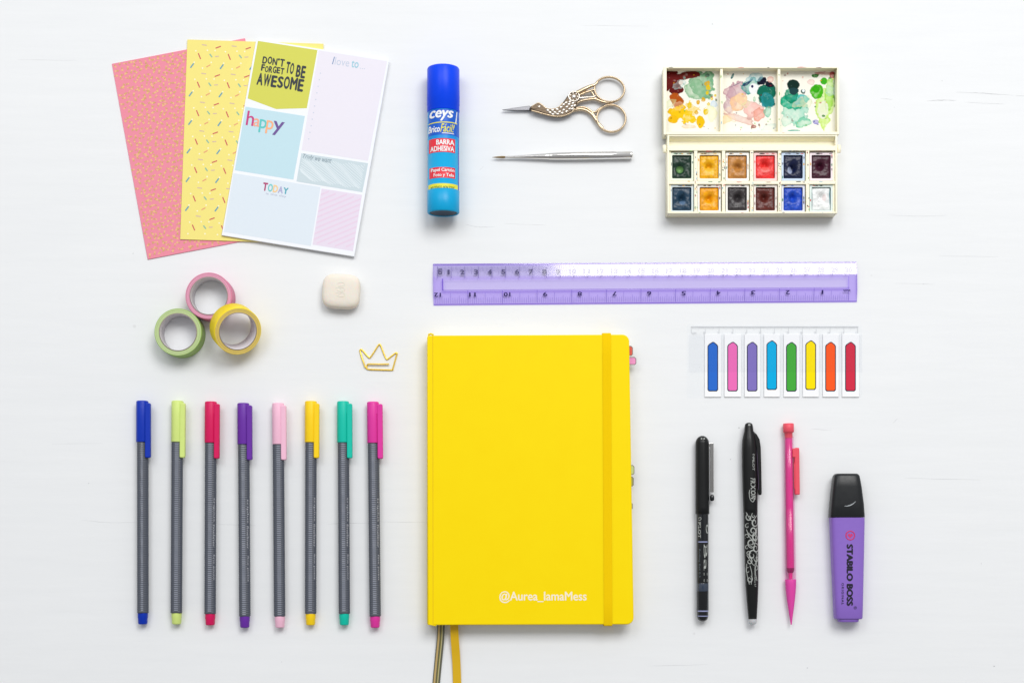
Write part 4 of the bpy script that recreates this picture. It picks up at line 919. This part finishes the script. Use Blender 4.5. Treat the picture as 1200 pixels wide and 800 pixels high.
for k, ((nm, cc), (x0, x1)) in enumerate(zip(FC, FXs)):
    dy = -1.7 if k in (3, 5) else .2 if k in (4,) else 0
    mb = MB(); mb.prism(rrect(FX(x0), FY(465), FX(x1), FY(391.5), .4, 2), .7, 1.5, 0, bev=.2, steps=1)
    st = mb.build('flag_strip', strip_m, T)
    cxf = (x0 + x1) / 2 + (-.2 if k else 0); x_a, x_b = cxf - 6.3, cxf + 6.1
    def arrow(d):
        return [(FX(x_a + d + 1.6), FY(458.4 + dy - d)), (FX(x_b - d - 1.6), FY(458.4 + dy - d)), (FX(x_b - d), FY(456.6 + dy - d * .5)), (FX(x_b - d), FY(405.6 + dy + d * .3)), (FX(x_b - d - 1.2), FY(403.6 + dy + d * .5)), (FX(cxf + 1.2), FY(400.6 + dy + d * 1.1)), (FX(cxf - .6), FY(400.6 + dy + d * 1.1)), (FX(x_a + d + 1.2), FY(403.6 + dy + d * .5)), (FX(x_a + d), FY(405.6 + dy + d * .3)), (FX(x_a + d), FY(456.6 + dy - d * .5))]
    mb = MB(); mb.prism(arrow(0), 1.52, 1.7, 1); mb.prism(arrow(1.0), 1.7, 1.76, 0)
    f = mb.build('arrow_flag', [mat('flag_' + nm, cc, rough=.5, spec=.08, var=.01), outline], st); f['label'] = nm + ' arrow flag'
mb = MB(); mb.prism(rrect(FX(807), FY(436), FX(1010), FY(392), 1), 2.0, 2.15, 0); mb.build('clear_cover_strip', film2, T)

# ================================================================== NOTEBOOK
ZN = 24.0
c = A(621, 562, ZN)
T = thing('notebook', 'bright yellow notebook with elastic band and white handle lettering', 'notebook', (c[0], c[1], 0))
def NX(px, z=ZN): return A(px, 0, z)[0] - c[0]
def NY(py, z=ZN): return A(0, py, z)[1] - c[1]
cover_m = mat('yellow_cover', (255, 222, 0), rough=.48, spec=.12, var=.025, vscale=60, bump=.10, bscale=1400)
def corner(px, py, r, a0, n=6):   # rounded corner as apparent points
    return [(px + r * cos(radians(a0 + 90 * i / n)), py - r * sin(radians(a0 + 90 * i / n))) for i in range(n + 1)]
def cover_outline(g=0.0):
    pts = [(501.3 + g, 731.9 - g)] + corner(742.6 - 8 - g, 731.2 - 8 - g, 8, 270) + corner(737.4 - 8 - g, 391.8 + 8 + g, 8, 0) + [(501.0 + g, 393 + g)]
    return [(NX(x), NY(y)) for x, y in pts]
mb = MB(); mb.prism(cover_outline(), ZN - 3.4, ZN, 0, bev=1.2, steps=4)
fc = mb.build('front_cover', cover_m, T)
mb = MB(); mb.prism(cover_outline(), 0.05, 3.0, 0, bev=.6, steps=2); mb.build('back_cover', cover_m, T)
mb = MB(); ys, ye = NY(731.4), NY(393.6); rings = []     # rounded spine
for y in (ys, ys + .6, ye - .6, ye):
    f = 0.5 if y in (ys, ye) else 0
    rings.append([(NX(501) + 2.4 + (3.6 - f) * cos(a), y, ZN / 2 + (ZN / 2 - .1 - f) * sin(a)) for a in [radians(90 + 180 * i / 14) for i in range(15)]] + [(NX(501) + 4, y, .4 + f), (NX(501) + 4, y, ZN - .4 - f)][::-1][::-1])
mb.loft(rings, 0, True); mb.build('spine', cover_m, T)
mb = MB(); mb.box(NX(505.2), NY(728.5), 3.1, NX(736.5), NY(395.5), ZN - 3.5, 0, r=5)
mb.build('page_block', mat('page_edges', (240, 236, 222), rough=.8, var=.08, vscale=2500, stretch=(.02, .02, 3)), T)
# hinge crease next to the spine, its shade put in a darker yellow
mb = MB()
mb.tube([(NX(507.2 + .3 * i / 8), NY(393.5 + (731 - 393.5) * i / 8), ZN + .02) for i in range(9)], .32, 0, 6); mb.build('hinge_crease', mat('crease_shade_yellow', (236, 196, 0), rough=.5), fc)
# folded leatherette corner tucks at the head and foot of the spine
mb = MB(); mb.tube([(NX(502), NY(391.6), ZN - 4), (NX(504.5), NY(390.9), ZN - 1.6), (NX(508), NY(392.2), ZN - 1.0)], 1.1, 0, 8); mb.build('corner_fold', cover_m, fc); mb = MB(); mb.tube([(NX(501.8), NY(729.6), ZN - 1.6), (NX(505), NY(731.4), ZN - .5), (NX(511), NY(732.6), ZN - 1.6)], .8, 0, 8); mb.build('corner_fold', cover_m, fc)
# elastic
el = mat('elastic_band', (246, 204, 0), rough=.8, spec=.1, var=.08, vscale=2500, bump=.3, bscale=2500, stretch=(3, .3, 1))
mb = MB(); xa, xb = (705.8, 716.0), (707.6, 717.6)
ring = []
def elp(t_, z, e):  # t_ 0 bottom .. 1 top
    return ((NX(xb[0]) * (1 - t_) + NX(xa[0]) * t_, NX(xb[1]) * (1 - t_) + NX(xa[1]) * t_), NY(732.1) * (1 - t_) + NY(391.0) * t_ + e, z)
secs = [elp(0, .2, -.5), elp(0, ZN - .4, -.9), elp(0, ZN + .5, -.2), elp(0, ZN + .8, .6)] + [elp(i / 12, ZN + .85, 0) for i in range(1, 12)] + [elp(1, ZN + .8, -.6), elp(1, ZN + .5, .3), elp(1, ZN - .4, 1.0), elp(1, .2, .6)]
V = []; nC = 9
for (x0, x1), y, z in secs:
    for q in range(nC):
        f = q / (nC - 1); V.append((x0 + (x1 - x0) * f, y, z - (.35 if q in (0, nC - 1) else 0) - (.22 if q == 4 else 0) + (0.12 if q in (2, 6) else 0)))
mb.add(V, [(i * nC + q, i * nC + q + 1, (i + 1) * nC + q + 1, (i + 1) * nC + q) for i in range(len(secs) - 1) for q in range(nC - 1)], 0, True)
mb.build('elastic_band', el, T)
mb = MB(); mb.text('@Aurea_IamaMess', (NX(585), NY(706.2), NX(687.5), NY(692.0)), ZN + .12, 0, bold=.25)
mb.build('lettering', mat('white_vinyl', (252, 240, 214), rough=.45), fc)
# ribbons leaving at the foot, falling to the table
def ribbon(pts, wd, cols, name):
    P = smooth_path(pts, 6); mb = MB(); n = len(cols)
    for i in range(len(P) - 1):
        (xa_, ya_, za_), (xb_, yb_, zb_) = P[i], P[i + 1]
        for q in range(n):
            f0, f1 = -wd / 2 + wd * q / n, -wd / 2 + wd * (q + 1) / n
            mb.add([(xb_ + f0, yb_, zb_), (xb_ + f1, yb_, zb_), (xa_ + f1, ya_, za_), (xa_ + f0, ya_, za_)], [(0, 1, 2, 3)], cols[q], True)
            mb.add([(xb_ + f0, yb_, zb_ - .35), (xb_ + f1, yb_, zb_ - .35), (xa_ + f1, ya_, za_ - .35), (xa_ + f0, ya_, za_ - .35)], [(3, 2, 1, 0)], cols[q], True)
    o = mb.build('ribbon_bookmark', [mat('ribbon_dark', (92, 92, 78), rough=.7, bump=.3, bscale=3000), mat('ribbon_tan', (190, 164, 104), rough=.6, bump=.3, bscale=3000), mat('ribbon_olive', (120, 112, 42), rough=.7), mat('ribbon_yellow', (222, 178, 10), rough=.5, bump=.3, bscale=3000), mat('ribbon_pale', (188, 180, 132), rough=.6)], T)
    o['label'] = name
def rb(px, py, z): return (NX(px, z), NY(py, z), z)
ribbon([rb(516.9, 722, 10), rb(516.8, 733, 8), rb(516, 750, 4), rb(513.8, 772, 1.6), rb(511.2, 800, 1.0), rb(508.6, 835, .9), rb(507, 880, .9)], 8.8, [0, 1, 1, 0, 2, 4, 0, 0], 'striped grey and tan ribbon bookmark')
ribbon([rb(531.8, 722, 12), rb(532.2, 733, 10), rb(533.2, 752, 6.5), rb(534.6, 772, 3.4), rb(535.6, 800, 1.6), rb(535.4, 835, .9), rb(534, 870, .9)], 9.6, [3], 'plain yellow ribbon bookmark')
# page tabs on the fore edge
for (x1, y0, y1, cc, zz) in ((741.6, 405.2, 416.8, (226, 92, 70), 15), (745.6, 418.2, 427.4, (238, 150, 200), 13), (743.4, 544.6, 556, (206, 222, 150), 13), (742.6, 558, 569.6, (170, 170, 90), 11), (741.4, 588, 597, (180, 190, 120), 9)):
    mb = MB(); q = [(NX(726, zz), NY(y1, zz)), (NX(x1 - 1.6, zz), NY(y1, zz)), (NX(x1, zz), NY(y1 - 1.6, zz)), (NX(x1, zz), NY(y0 + 2, zz)), (NX(x1 - 2, zz), NY(y0, zz)), (NX(726, zz), NY(y0, zz))]
    mb.prism(q, zz, zz + .3, 1); mb.prism(offset_poly(q, .8), zz + .3, zz + .36, 0); mb.build('page_tab', [mat('tab_%d' % int(y0), cc, rough=.5), mat('tab_outline', (122, 110, 104), rough=.6)], T)

# ================================================================== ROLLERBALL PEN
black = plastic('black_plastic', (16, 18, 19), rough=.36, spec=.3); glossblack = mat('gloss_black', (18, 22, 26), rough=.15, spec=.6, var=.05); silver_ink = mat('silver_ink', (172, 176, 172), rough=.5); lav = mat('lavender_line', (150, 156, 196), rough=.4)
zc = 7.9
T, L = axis_thing('rollerball_pen', 'glossy black rollerball pen with straight chrome pocket clip', 'pen', (822.9, 510.4), (823.4, 727.6), zc)
t0 = L / 2
def dome(y, r, d, n=6): return [(y + d * sin(pi / 2 * i / n), max(.25, r * cos(pi / 2 * i / n))) for i in range(n, -1, -1)]
mb = MB(); cb = t0 - 91.4
mb.lathe(dome(t0 - 9, 7.9, 9, 9) + [(t0 - 40, 8.0), (cb + 8, 8.1), (cb + .6, 8.1), (cb, 7.4)], 0, 36, 8.0)
zpen = lambda rr: (lambda x, y: 8.0 + sqrt(max(1, rr * rr - x * x)) + .18)
for dx in (-1.6, 1.4): mb.flat([(dx - 1.0, t0 - 4.6), (dx + .9, t0 - 4.4), (dx + .8, t0 - 2.9), (dx - .9, t0 - 3.1)], lambda x, y: 8.0 + 7.4 * .86 + .8, 1)
capo = mb.build('cap', [black, silver_ink], T)
mb = MB(); clipx = 11.2
mb.box(clipx - 2.0, t0 - 66, 8.5, clipx + 2.0, t0 - 8.2, 10.1, 0, r=1, bev=.6); mb.box(5, t0 - 13, 7.6, clipx + 1, t0 - 8.6, 9.4, 0, bev=.4); mb.build('pocket_clip', chrome, capo)
mb = MB(); mb.lathe([(t0 - 68.5, 1.4), (t0 - 71, 2.6), (t0 - 74.5, 2.6), (t0 - 76, 1.2)][::1], 0, 16, 8.2, cx=clipx + .1); mb.build('clip_ball', glossblack, capo)
mb = MB(); mb.lathe([(cb + 3, 6.9), (cb - .1, 7.05), (-t0 + 13, 7.0), (-t0 + 12.6, 6.7), (-t0 + 6, 6.7), (-t0 + 2.4, 5.6), (-t0 + .6, 3.2), (-t0, 1.2)], 0, 34, 8.0)
zb = zpen(7.0)
def pyl(py): return t0 - (py - 510.4) * L / 217.2
for (ya, yb_, m) in ((633.9, 635.2, 2), (714.6, 716, 2), (720.6, 721.6, 2)): mb.drape(-6.2, pyl(yb_), 6.2, pyl(ya), (lambda e: (lambda x, y: zb(x, y) - .1))(0), m, 12, 1)
mb.text('PILOT', (-5.6, pyl(630), -2.8, pyl(611.5)), zb, 1, rot=-90, bold=.3)
mb.tube([(x, y, zb(x, y) + .05) for x, y in smooth_path([(-5.2, pyl(607)), (-3.2, pyl(606)), (-2.4, pyl(608)), (-4, pyl(609.6)), (-5, pyl(608.6))], 4)], .32, 1, 6)
mb.flat([(4.9 + 1.7 * cos(a), pyl(619.5) + 5.2 * sin(a)) for a in [2 * pi * k / 16 for k in range(16)]], lambda x, y: zb(x, y) + .1, 1)
mb.text('Ball', (0.6, pyl(681), 5.0, pyl(637.5)), zb, 1, rot=-90); mb.text('Rolling Ball 0.5', (-5.4, pyl(676), -3.2, pyl(643)), zb, 3, rot=-90)
mb.text('Made in Japan', (4.4, pyl(712), 5.8, pyl(694)), zb, 3, rot=-90)
mb.build('barrel', [glossblack, silver_ink, lav, mat('dim_ink', (96, 106, 112), rough=.5)], T)
mb = MB(); mb.lathe([(pyl(683), 7.02), (pyl(683.4), 7.15), (pyl(691.8), 7.15), (pyl(692.2), 7.02)], 0, 32, 8.0); mb.build('ink_window', mat('window_glass', (34, 50, 72), rough=.12, spec=.8, var=.35, vscale=700, coat=.6), T)

# ================================================================== ERASABLE PEN
T, L = axis_thing('erasable_pen', 'matte black erasable pen with silver swirls and curved clip', 'pen', (877.3, 495.2), (882.0, 731.2), 8.4)
t0 = L / 2; RB = 8.6
def pyl(py): return t0 - (py - 495.2) * L / 236.0
prof = [(pyl(495.2), 1.4), (pyl(495.7), 3.0), (pyl(497), 4.3), (pyl(500), 4.9), (pyl(505), 5.4), (pyl(510), 6.8), (pyl(516), 8.0), (pyl(526), 8.6), (pyl(545), 8.9), (pyl(570), 8.8), (pyl(596), 8.4), (pyl(600), 8.4), (pyl(600.6), 7.9)]
mb = MB(); mb.lathe(prof, 0, 36, 8.9)
zq = lambda x, y: 8.9 + sqrt(max(1, 8.7 ** 2 - x * x)) + .22
mb.flat([(-1.6, pyl(499.0)), (1.2, pyl(499.0)), (1.0, pyl(497.0)), (-1.4, pyl(497.0))], 14.2, 1)
mb.text('PILOT', (2.0, pyl(551.5), 4.6, pyl(536)), zq, 1, rot=-90, bold=.2); mb.tube([(x, y, zq(x, y)) for x, y in smooth_path([(2.3, pyl(533.2)), (4.2, pyl(532.4)), (4.4, pyl(534)), (3.0, pyl(534.8))], 4)], .3, 1, 6)
mb.text('FRIXION', (-.6, pyl(585), 5.2, pyl(560)), zq, 1, rot=-90, bold=.35, shear=.1)
mb.tube([(x, y, zq(x, y)) for x, y in smooth_path([(4.6, pyl(582)), (2, pyl(588)), (-1.4, pyl(585)), (-2.4, pyl(578)), (-1.6, pyl(574))], 5)], .45, 1, 6)
capo = mb.build('cap', [black, silver_ink], T)
mb = MB(); cpth = [(4.2, pyl(505)), (8.6, pyl(509)), (11.8, pyl(515)), (13.0, pyl(524)), (13.2, pyl(545)), (13.1, pyl(578)), (12.4, pyl(580)), (10.0, pyl(580)), (9.3, pyl(577)), (8.6, pyl(540)), (7.2, pyl(524)), (4.8, pyl(512))]
mb.prism(cpth, 7.2, 13.4, 0, bev=1.4, steps=3)
mb.tube([(6.2, pyl(510), 12.9), (8.2, pyl(525), 12.9), (8.9, pyl(545), 12.9), (9.4, pyl(574), 12.9)], .3, 1, 6); mb.build('pocket_clip', [black, mat('violet_line', (96, 80, 104), rough=.4)], capo)
def rbody(y):
    ks = [(pyl(600), 8.2), (pyl(640), 8.2), (pyl(684), 7.6), (pyl(705), 6.4), (pyl(724.6), 4.9), (pyl(731), 4.5)]
    for (ya, ra), (yb_, r2) in zip(ks, ks[1:]):
        if y >= yb_: return ra + (r2 - ra) * (ya - y) / (ya - yb_)
    return 4.5
mb = MB(); ysn = [pyl(598) - i * 3 for i in range(0, int((pyl(598) - pyl(725)) / 3) + 1)]
mb.lathe([(y, rbody(y)) for y in ysn] + [(pyl(724.8), 5.0)], 0, 34, 8.9)
zz_ = lambda x, y: 8.9 + sqrt(max(.6, rbody(y) ** 2 - x * x)) + .12
def curl(x0, y0, r0, turns, a0, wd, sgn=1):
    N = 14 * max(1, int(turns * 2)); L1, R1 = [], []
    for i in range(N + 1):
        f = i / N; a = a0 + sgn * turns * 2 * pi * f; r = r0 * (1 - .82 * f); x = x0 + r * cos(a); y = y0 + r * sin(a) * 1.25
        ww = wd * (.35 + .65 * sin(pi * min(1, f * 1.1 + .05)))
        lim = rbody(y) * .93; L1.append((max(-lim, min(lim, x - ww / 2 * cos(a))), y - ww / 2 * sin(a))); R1.append((max(-lim, min(lim, x + ww / 2 * cos(a))), y + ww / 2 * sin(a)))
    V = [(x, y, zz_(x, y)) for x, y in L1 + R1]; mb.add(V, [(i, i + 1, i + N + 2, i + N + 1) for i in range(N)] , 1, False)
for (x, py, r, tn, a0, wd, sg) in ((-3, 606, 3.6, 1.1, 2, 1.3, 1), (3.4, 612, 4.2, 1.2, 0, 1.5, -1), (-5, 616, 2.6, 1, 1, .9, 1), (1.0, 622, 5.0, 1.4, 3.4, 1.5, 1), (-5.4, 628, 2.8, 1.1, 4, 1.0, -1), (4.4, 629, 4.6, 1.2, 1.2, 1.6, 1), (-1.0, 636, 4.6, 1.2, 5, 1.4, -1), (-5.6, 641, 2.4, .9, 1, .9, 1), (4.2, 642, 4.8, 1.5, 2.2, 1.5, -1), (0, 650, 5.2, 1.1, .3, 1.6, 1), (5, 654, 3.4, 1.1, 3, 1.2, 1), (-3.6, 657, 3.6, 1.2, 2, 1.2, -1), (-5, 668, 3.2, .8, 1.4, 1.0, 1), (-3.6, 678, 3.4, 1.3, 1.2, 1.2, -1), (4.6, 664, 3.0, .9, 4, 1.0, 1), (2.2, 604, 2.6, .9, 2, 1.0, 1), (-4.4, 648, 2.6, 1, 0, .9, 1)):
    curl(x, pyl(py), r, tn, a0, wd, sg)
for (p0, p1, p2) in (((-6, 600), (0, 610), (6, 604)), ((-6, 620), (-2, 630), (5, 634)), ((6, 618), (2, 640), (-5, 636)), ((-6, 650), (2, 662), (6, 648)), ((-6.2, 660), (-6.4, 670), (-4, 684)), ((-3, 662), (-1, 672), (-2, 684)), ((6, 655), (3, 668), (5, 680))):
    P = smooth_path([(p0[0], pyl(p0[1])), (p1[0], pyl(p1[1])), (p2[0], pyl(p2[1]))], 7); mb.tube([(x, y, zz_(x, y) - .15) for x, y in P], .42, 1, 6)
mb.text('FRIXION BALL 0.7', (1.8, pyl(687), 3.8, pyl(663)), zz_, 1, rot=-90, bold=.15)
mb.build('barrel', [black, silver_ink], T)
mb = MB(); mb.lathe([(pyl(724.4), 4.9), (pyl(727), 5.0), (pyl(730), 4.2), (pyl(731.2), 2.6)], 0, 24, 8.9); mb.build('eraser_end', mat('frosted_rubber', (196, 198, 202), rough=.5, sss=.2), T)

# ================================================================== MECHANICAL PENCIL
coral = plastic('coral_plastic', (236, 84, 102)); mag = mat('translucent_magenta', (232, 62, 156), rough=.3, spec=.5, sss=.15, var=.05, vscale=60)
T, L = axis_thing('mechanical_pencil', 'magenta mechanical pencil with coral clip and push button', 'pencil', (923.9, 496), (927.2, 731.4), 6.6)
t0 = L / 2
def pyl(py): return t0 - (py - 496) * L / 235.4
mb = MB(); mb.lathe([(pyl(496), 5.6), (pyl(496.5), 6.3), (pyl(505.8), 6.3), (pyl(506.6), 5.6), (pyl(507), 4.7), (pyl(513), 4.5)], 0, 30, 6.6); mb.build('push_button', coral, T)
mb = MB(); mb.lathe([(pyl(511), 5.3), (pyl(511.4), 5.9), (pyl(560), 6.15), (pyl(595), 6.3), (pyl(595.5), 5.9), (pyl(596.2), 5.9), (pyl(596.6), 6.35), (pyl(640), 6.5), (pyl(678.6), 6.6)], 0, 34, 6.6, cap0=False, cap1=False)
mb.build('barrel', clear('pink_clear_plastic', (0.97, 0.78, 0.89), refl=1.0, rough=.15), T)
mb = MB(); mb.lathe([(pyl(512), 4.0), (pyl(516), 4.2), (pyl(595), 4.4), (pyl(665), 4.4), (pyl(667), 3.6), (pyl(672), 2.4), (pyl(678), 2.2)], 0, 26, 6.6)
mb.build('inner_tube', mag, T)
mb = MB(); mb.lathe([(pyl(665), 4.5), (pyl(668), 4.3), (pyl(670.6), 3.2)], 0, 20, 6.6); mb.build('inner_collar', mat('dark_magenta', (150, 20, 96), rough=.4), T)
mb = MB(); mb.lathe([(pyl(678.4), 6.3), (pyl(679), 6.5), (pyl(684), 6.4), (pyl(692), 5.9), (pyl(703), 4.7), (pyl(714), 3.1), (pyl(724), 1.7), (pyl(728), 1.1), (pyl(731.4), .7)], 0, 30, 6.6); mb.build('tip_cone', plastic('magenta_cone', (226, 74, 168), rough=.35, sss=.1), T)
mb = MB(); mb.prism(rrect(6.0, pyl(579.6), 11.6, pyl(524.7), 1.4), 6.8, 11.2, 0, bev=1.1); mb.prism(rrect(3.6, pyl(536), 8.4, pyl(525.4), 1.0), 7.2, 11.4, 0, bev=.9)
mb.prism([(5.4, pyl(572)), (6.4, pyl(574)), (6.4, pyl(545)), (5.2, pyl(541))], 7.5, 10.4, 0); mb.build('pocket_clip', coral, T)

# ================================================================== HIGHLIGHTER
Zh = 22.0
c = A(993.4, 640, Zh)
T = thing('highlighter', 'flat purple highlighter with a tapered black cap', 'highlighter pen', (c[0], c[1], 0))
def HX(px, z=Zh): return A(px, 0, z)[0] - c[0]
def HY(py, z=Zh): return A(0, py, z)[1] - c[1]
def hring(xa, xb, py, z0, z1, p=4.2, n=48):
    xa += 2.4; z0 = z0 + .05
    cx = (HX(xa) + HX(xb)) / 2; rx = (HX(xb) - HX(xa)) / 2; cz = (z0 + z1) / 2; rz = (z1 - z0) / 2; y = HY(py); out = []
    for k in range(n):
        a = -2 * pi * k / n; ca, sa = cos(a), sin(a); out.append((cx + rx * math.copysign(abs(ca) ** (2 / p), ca), y, cz + rz * math.copysign(abs(sa) ** (2 / p), sa)))
    return out
violet = plastic('purple_plastic', (140, 106, 198), rough=.42)
mb = MB(); rr_ = [(982.6, 1007.0, 728.6, 4.0, 19), (982.0, 1007.8, 728.0, 3.4, 19.6), (981.6, 1008.2, 725.4, 3, 20)]
mb.loft([hring(*q) for q in rr_], 0, True)
rr_ = [(979.4, 1010.8, 725.2, 1.6, Zh - 1.6), (978.2, 1011.8, 724.8, .8, Zh - .8), (977.6, 1012.4, 723.6, .3, Zh - .2), (976.6, 1013.0, 700, .1, Zh), (974.6, 1013.9, 660, 0, Zh), (972.9, 1014.7, 620, 0, Zh), (972.4, 1014.9, 606, 0, Zh)]
mb.loft([hring(*q) for q in rr_], 0, True)
zt = Zh + .12
mb.text('STABILO BOSS', (HX(992), HY(709.6), HX(999.6), HY(637)), zt, 1, rot=-90, bold=.85, shear=.0)
mb.text('ORIGINAL', (HX(986.2), HY(708), HX(988.9), HY(682.6)), zt, 1, rot=-90, bold=.2, track=1.3)
mb.text('®', (HX(1000.4), HY(713.4), HX(1004), HY(709.8)), zt, 1, rot=-90)
cx, cy = HX(996.4), HY(627)
ringp = [(cx + 5.0 * cos(a), cy + 5.0 * sin(a), Zh) for a in [2 * pi * k / 32 for k in range(32)]]; mb.tube(ringp, .75, 2, 6, closed=True, zs=.4)
mb.prism([(cx + 3.4 * x, cy + 3.4 * y) for x, y in ((-.95, .1), (-.5, .75), (0, .35), (.5, .75), (.95, .1), (.35, -.6), (0, -.9), (-.35, -.6))], Zh + .02, zt, 2)
bo = mb.build('body', [violet, mat('black_print', (14, 10, 34), rough=.45), mat('red_print', (206, 52, 116), rough=.45)], T)
mb = MB(); rr_ = [(971.6, 1014.9, 605.6, -.0, Zh + .6), (971.4, 1014.9, 604.6, -.0, Zh + 1.0), (972.6, 1013.8, 590, 0, Zh + 1), (974.6, 1011.2, 570, .6, Zh + .6), (976.2, 1009.0, 557.5, 1.4, Zh - .4), (977.4, 1007.8, 555.4, 2.4, Zh - 1.6), (979.0, 1006.4, 554.4, 4, Zh - 3.4)]
mb.loft([hring(*q) for q in rr_], 0, True)
sw = [(HX(x), HY(y), Zh + .9) for x, y in smooth_path([(989.5, 592.8), (994, 592.4), (998.5, 590.6), (1002.6, 587.2)], 5)]
mb.tube(sw, [.15 + .55 * sin(pi * i / (len(sw) - 1)) for i in range(len(sw))], 1, 8, zs=.7)  # pale crescent painted as a gloss highlight on the cap
mb.build('cap', [plastic('black_cap', (24, 27, 30), rough=.36, spec=.35), mat('cap_glint', (170, 176, 180), rough=.15)], T)
